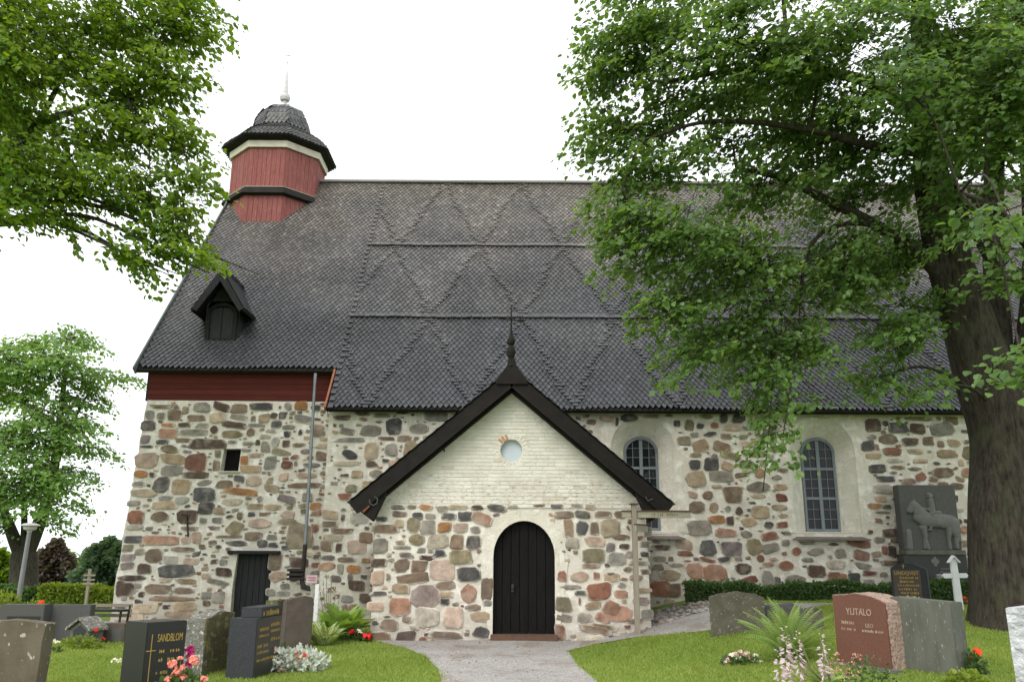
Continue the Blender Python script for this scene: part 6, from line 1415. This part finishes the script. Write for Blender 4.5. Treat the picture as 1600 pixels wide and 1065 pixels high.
# --- forked tree beyond the hedge at the left
YB = 34.0; b0 = Vector((at(36, 930, YB).x, YB, g1(-20, YB)))
limbs = [([b0 - Vector((0, 0, .4)), at(36, 930, YB), at(37, 880, YB), at(38, 862, YB)], .55, .45, .2, .05),
         ([at(38, 870, YB), at(56, 830, YB), at(78, 770, YB), at(90, 690, YB), at(100, 600, YB), at(112, 540, YB)], .33, .04, 0, .04),
         ([at(34, 870, YB), at(16, 825, YB), at(-6, 760, YB), at(-10, 660, YB), at(0, 570, YB)], .28, .05, 0, .04),
         ([at(37, 866, YB), at(38, 800, YB), at(34, 720, YB), at(40, 620, YB)], .15, .04, 0, .04),
         ([at(90, 690, YB), at(118, 650, YB), at(140, 610, YB)], .10, .03, 0, 0)]
BL = [(40, 545, 34, 40, 26), (115, 530, 34, 42, 26), (20, 600, 34, 45, 34), (75, 580, 33, 40, 30), (140, 590, 34, 40, 22), (110, 640, 33, 45, 25), (160, 625, 34, 22, 12), (20, 680, 33, 50, 36), (90, 690, 33, 40, 24), (145, 700, 34, 22, 24), (20, 760, 33, 45, 36), (75, 755, 33, 34, 22), (128, 738, 34, 22, 14), (-20, 820, 33, 24, 24),
      (100, 810, 34, 22, 16), (125, 790, 35, 14, 10), (200, 590, 34, 18, 5), (-40, 600, 34, 50, 50), (-50, 720, 34, 50, 60), (60, 640, 32, 40, 30), (45, 710, 32, 40, 34), (100, 560, 32, 50, 26), (10, 560, 32, 45, 30), (75, 785, 32, 30, 16), (0, 775, 32, 30, 20), (120, 670, 32, 36, 30), (165, 580, 33, 20, 20), (100, 745, 32, 30, 26)]
tree('ash_tree', 'pale green forked tree standing beyond the hedge at far left', b0, limbs, [blob(*b) for b in BL], M['far_leaf'], M['bark'], .145, 62, 8.0, (1.4, .85), trunk_n=14, tint=.55, droop=.2, twigr=.016)
def bushy(name, label, px0, px1, ptop, pbase, Y, m, n, lsz, cone=.5, grp='trees and bushes beyond the churchyard'):
    a, b = at(px0, pbase, Y), at(px1, pbase, Y); zt_ = at((px0 + px1) / 2, ptop, Y).z; c = Vector(((a.x + b.x) / 2, Y, g1((a.x + b.x) / 2, Y))); rx = (b.x - a.x) / 2; h = zt_ - c.z
    t = thing(name, label, 'tree', c, grp)
    limb_mesh([c - Vector((0, 0, .2)), c + Vector((.05, 0, h * .4)), c + Vector((0, .05, h * .85))], .05 * h ** .5 + .03, .02, 8)[0].build('trunk', M['bark'], t)
    v = NR.random(n) ** .8; env = np.clip(np.sin(PI * np.clip(.12 + .88 * v, 0, 1)) ** .6 * (1 - cone * v), .05, 1)
    th = NR.random(n) * 2 * PI; rr = NR.random(n) ** .35
    lump = 1 + .30 * np.sin(th * 5 + v * 9) + .22 * np.sin(th * 9 - v * 17)
    P = np.stack([c.x + np.cos(th) * rr * env * rx * lump * 1.2, c.y + np.sin(th) * rr * env * rx * lump, c.z + v * h * (1 + .04 * np.sin(th * 7))], 1)
    D = np.stack([np.cos(th), np.sin(th), .3 + 0 * th], 1) + NR.normal(size=(n, 3)) * .6; Nn = NR.normal(size=(n, 3)) * .6 + np.array((0, -.2, 1))
    V, F = leaves(P, D, Nn, lsz * (.6 + .8 * NR.random(n)), 1.0); np_mesh('crown', V, F, m, t, lcol(n, 6, NR.random(n) * .6 + .3 * (lump > 1)))
bushy('purple_tree', 'purple-leaved small tree behind the pale forked tree', 46, 112, 848, 925, 42, M['purple_leaf'], 5200, .22)
bushy('green_bush', 'olive green bush leaning against the purple tree', 80, 122, 868, 925, 46, M['far_leaf'], 2200, .24)
bushy('spruce_bush', 'blue-green round tree beside church corner', 120, 205, 845, 925, 40, M['blue_leaf'], 6500, .20, .35)
bushy('green_bush', 'tall pale bush peeping out next to the church wall', 168, 215, 838, 925, 45, M['far_leaf'], 2600, .22, .3)
bushy('green_bush', 'yellowish shrub at the left edge beneath forked tree', -40, 18, 862, 930, 38, M['maple_leaf'], 3000, .22, .3)
# --- distant wood beyond the fields
n = 26000
X = -140 + 230 * NR.random(n); Y = 150 + 60 * NR.random(n); zb = gz(X, Y); hh = (8.5 + 1.6 * np.sin(X * .21) + 1.2 * np.sin(X * .53 + 1)) * (.8 + .3 * NR.random(n))
P = np.stack([X, Y, zb + hh * NR.random(n) ** .6], 1); V, F = leaves(P, NR.normal(size=(n, 3)), NR.normal(size=(n, 3)) + np.array((0, -.5, .8)), 1.2 + NR.random(n))
tag(np_mesh('far_woods', V, F, M['blue_leaf'], None, lcol(n, 6)), 'distant hazy line of woods seen through the gap left of the church', 'woods', kind='stuff')
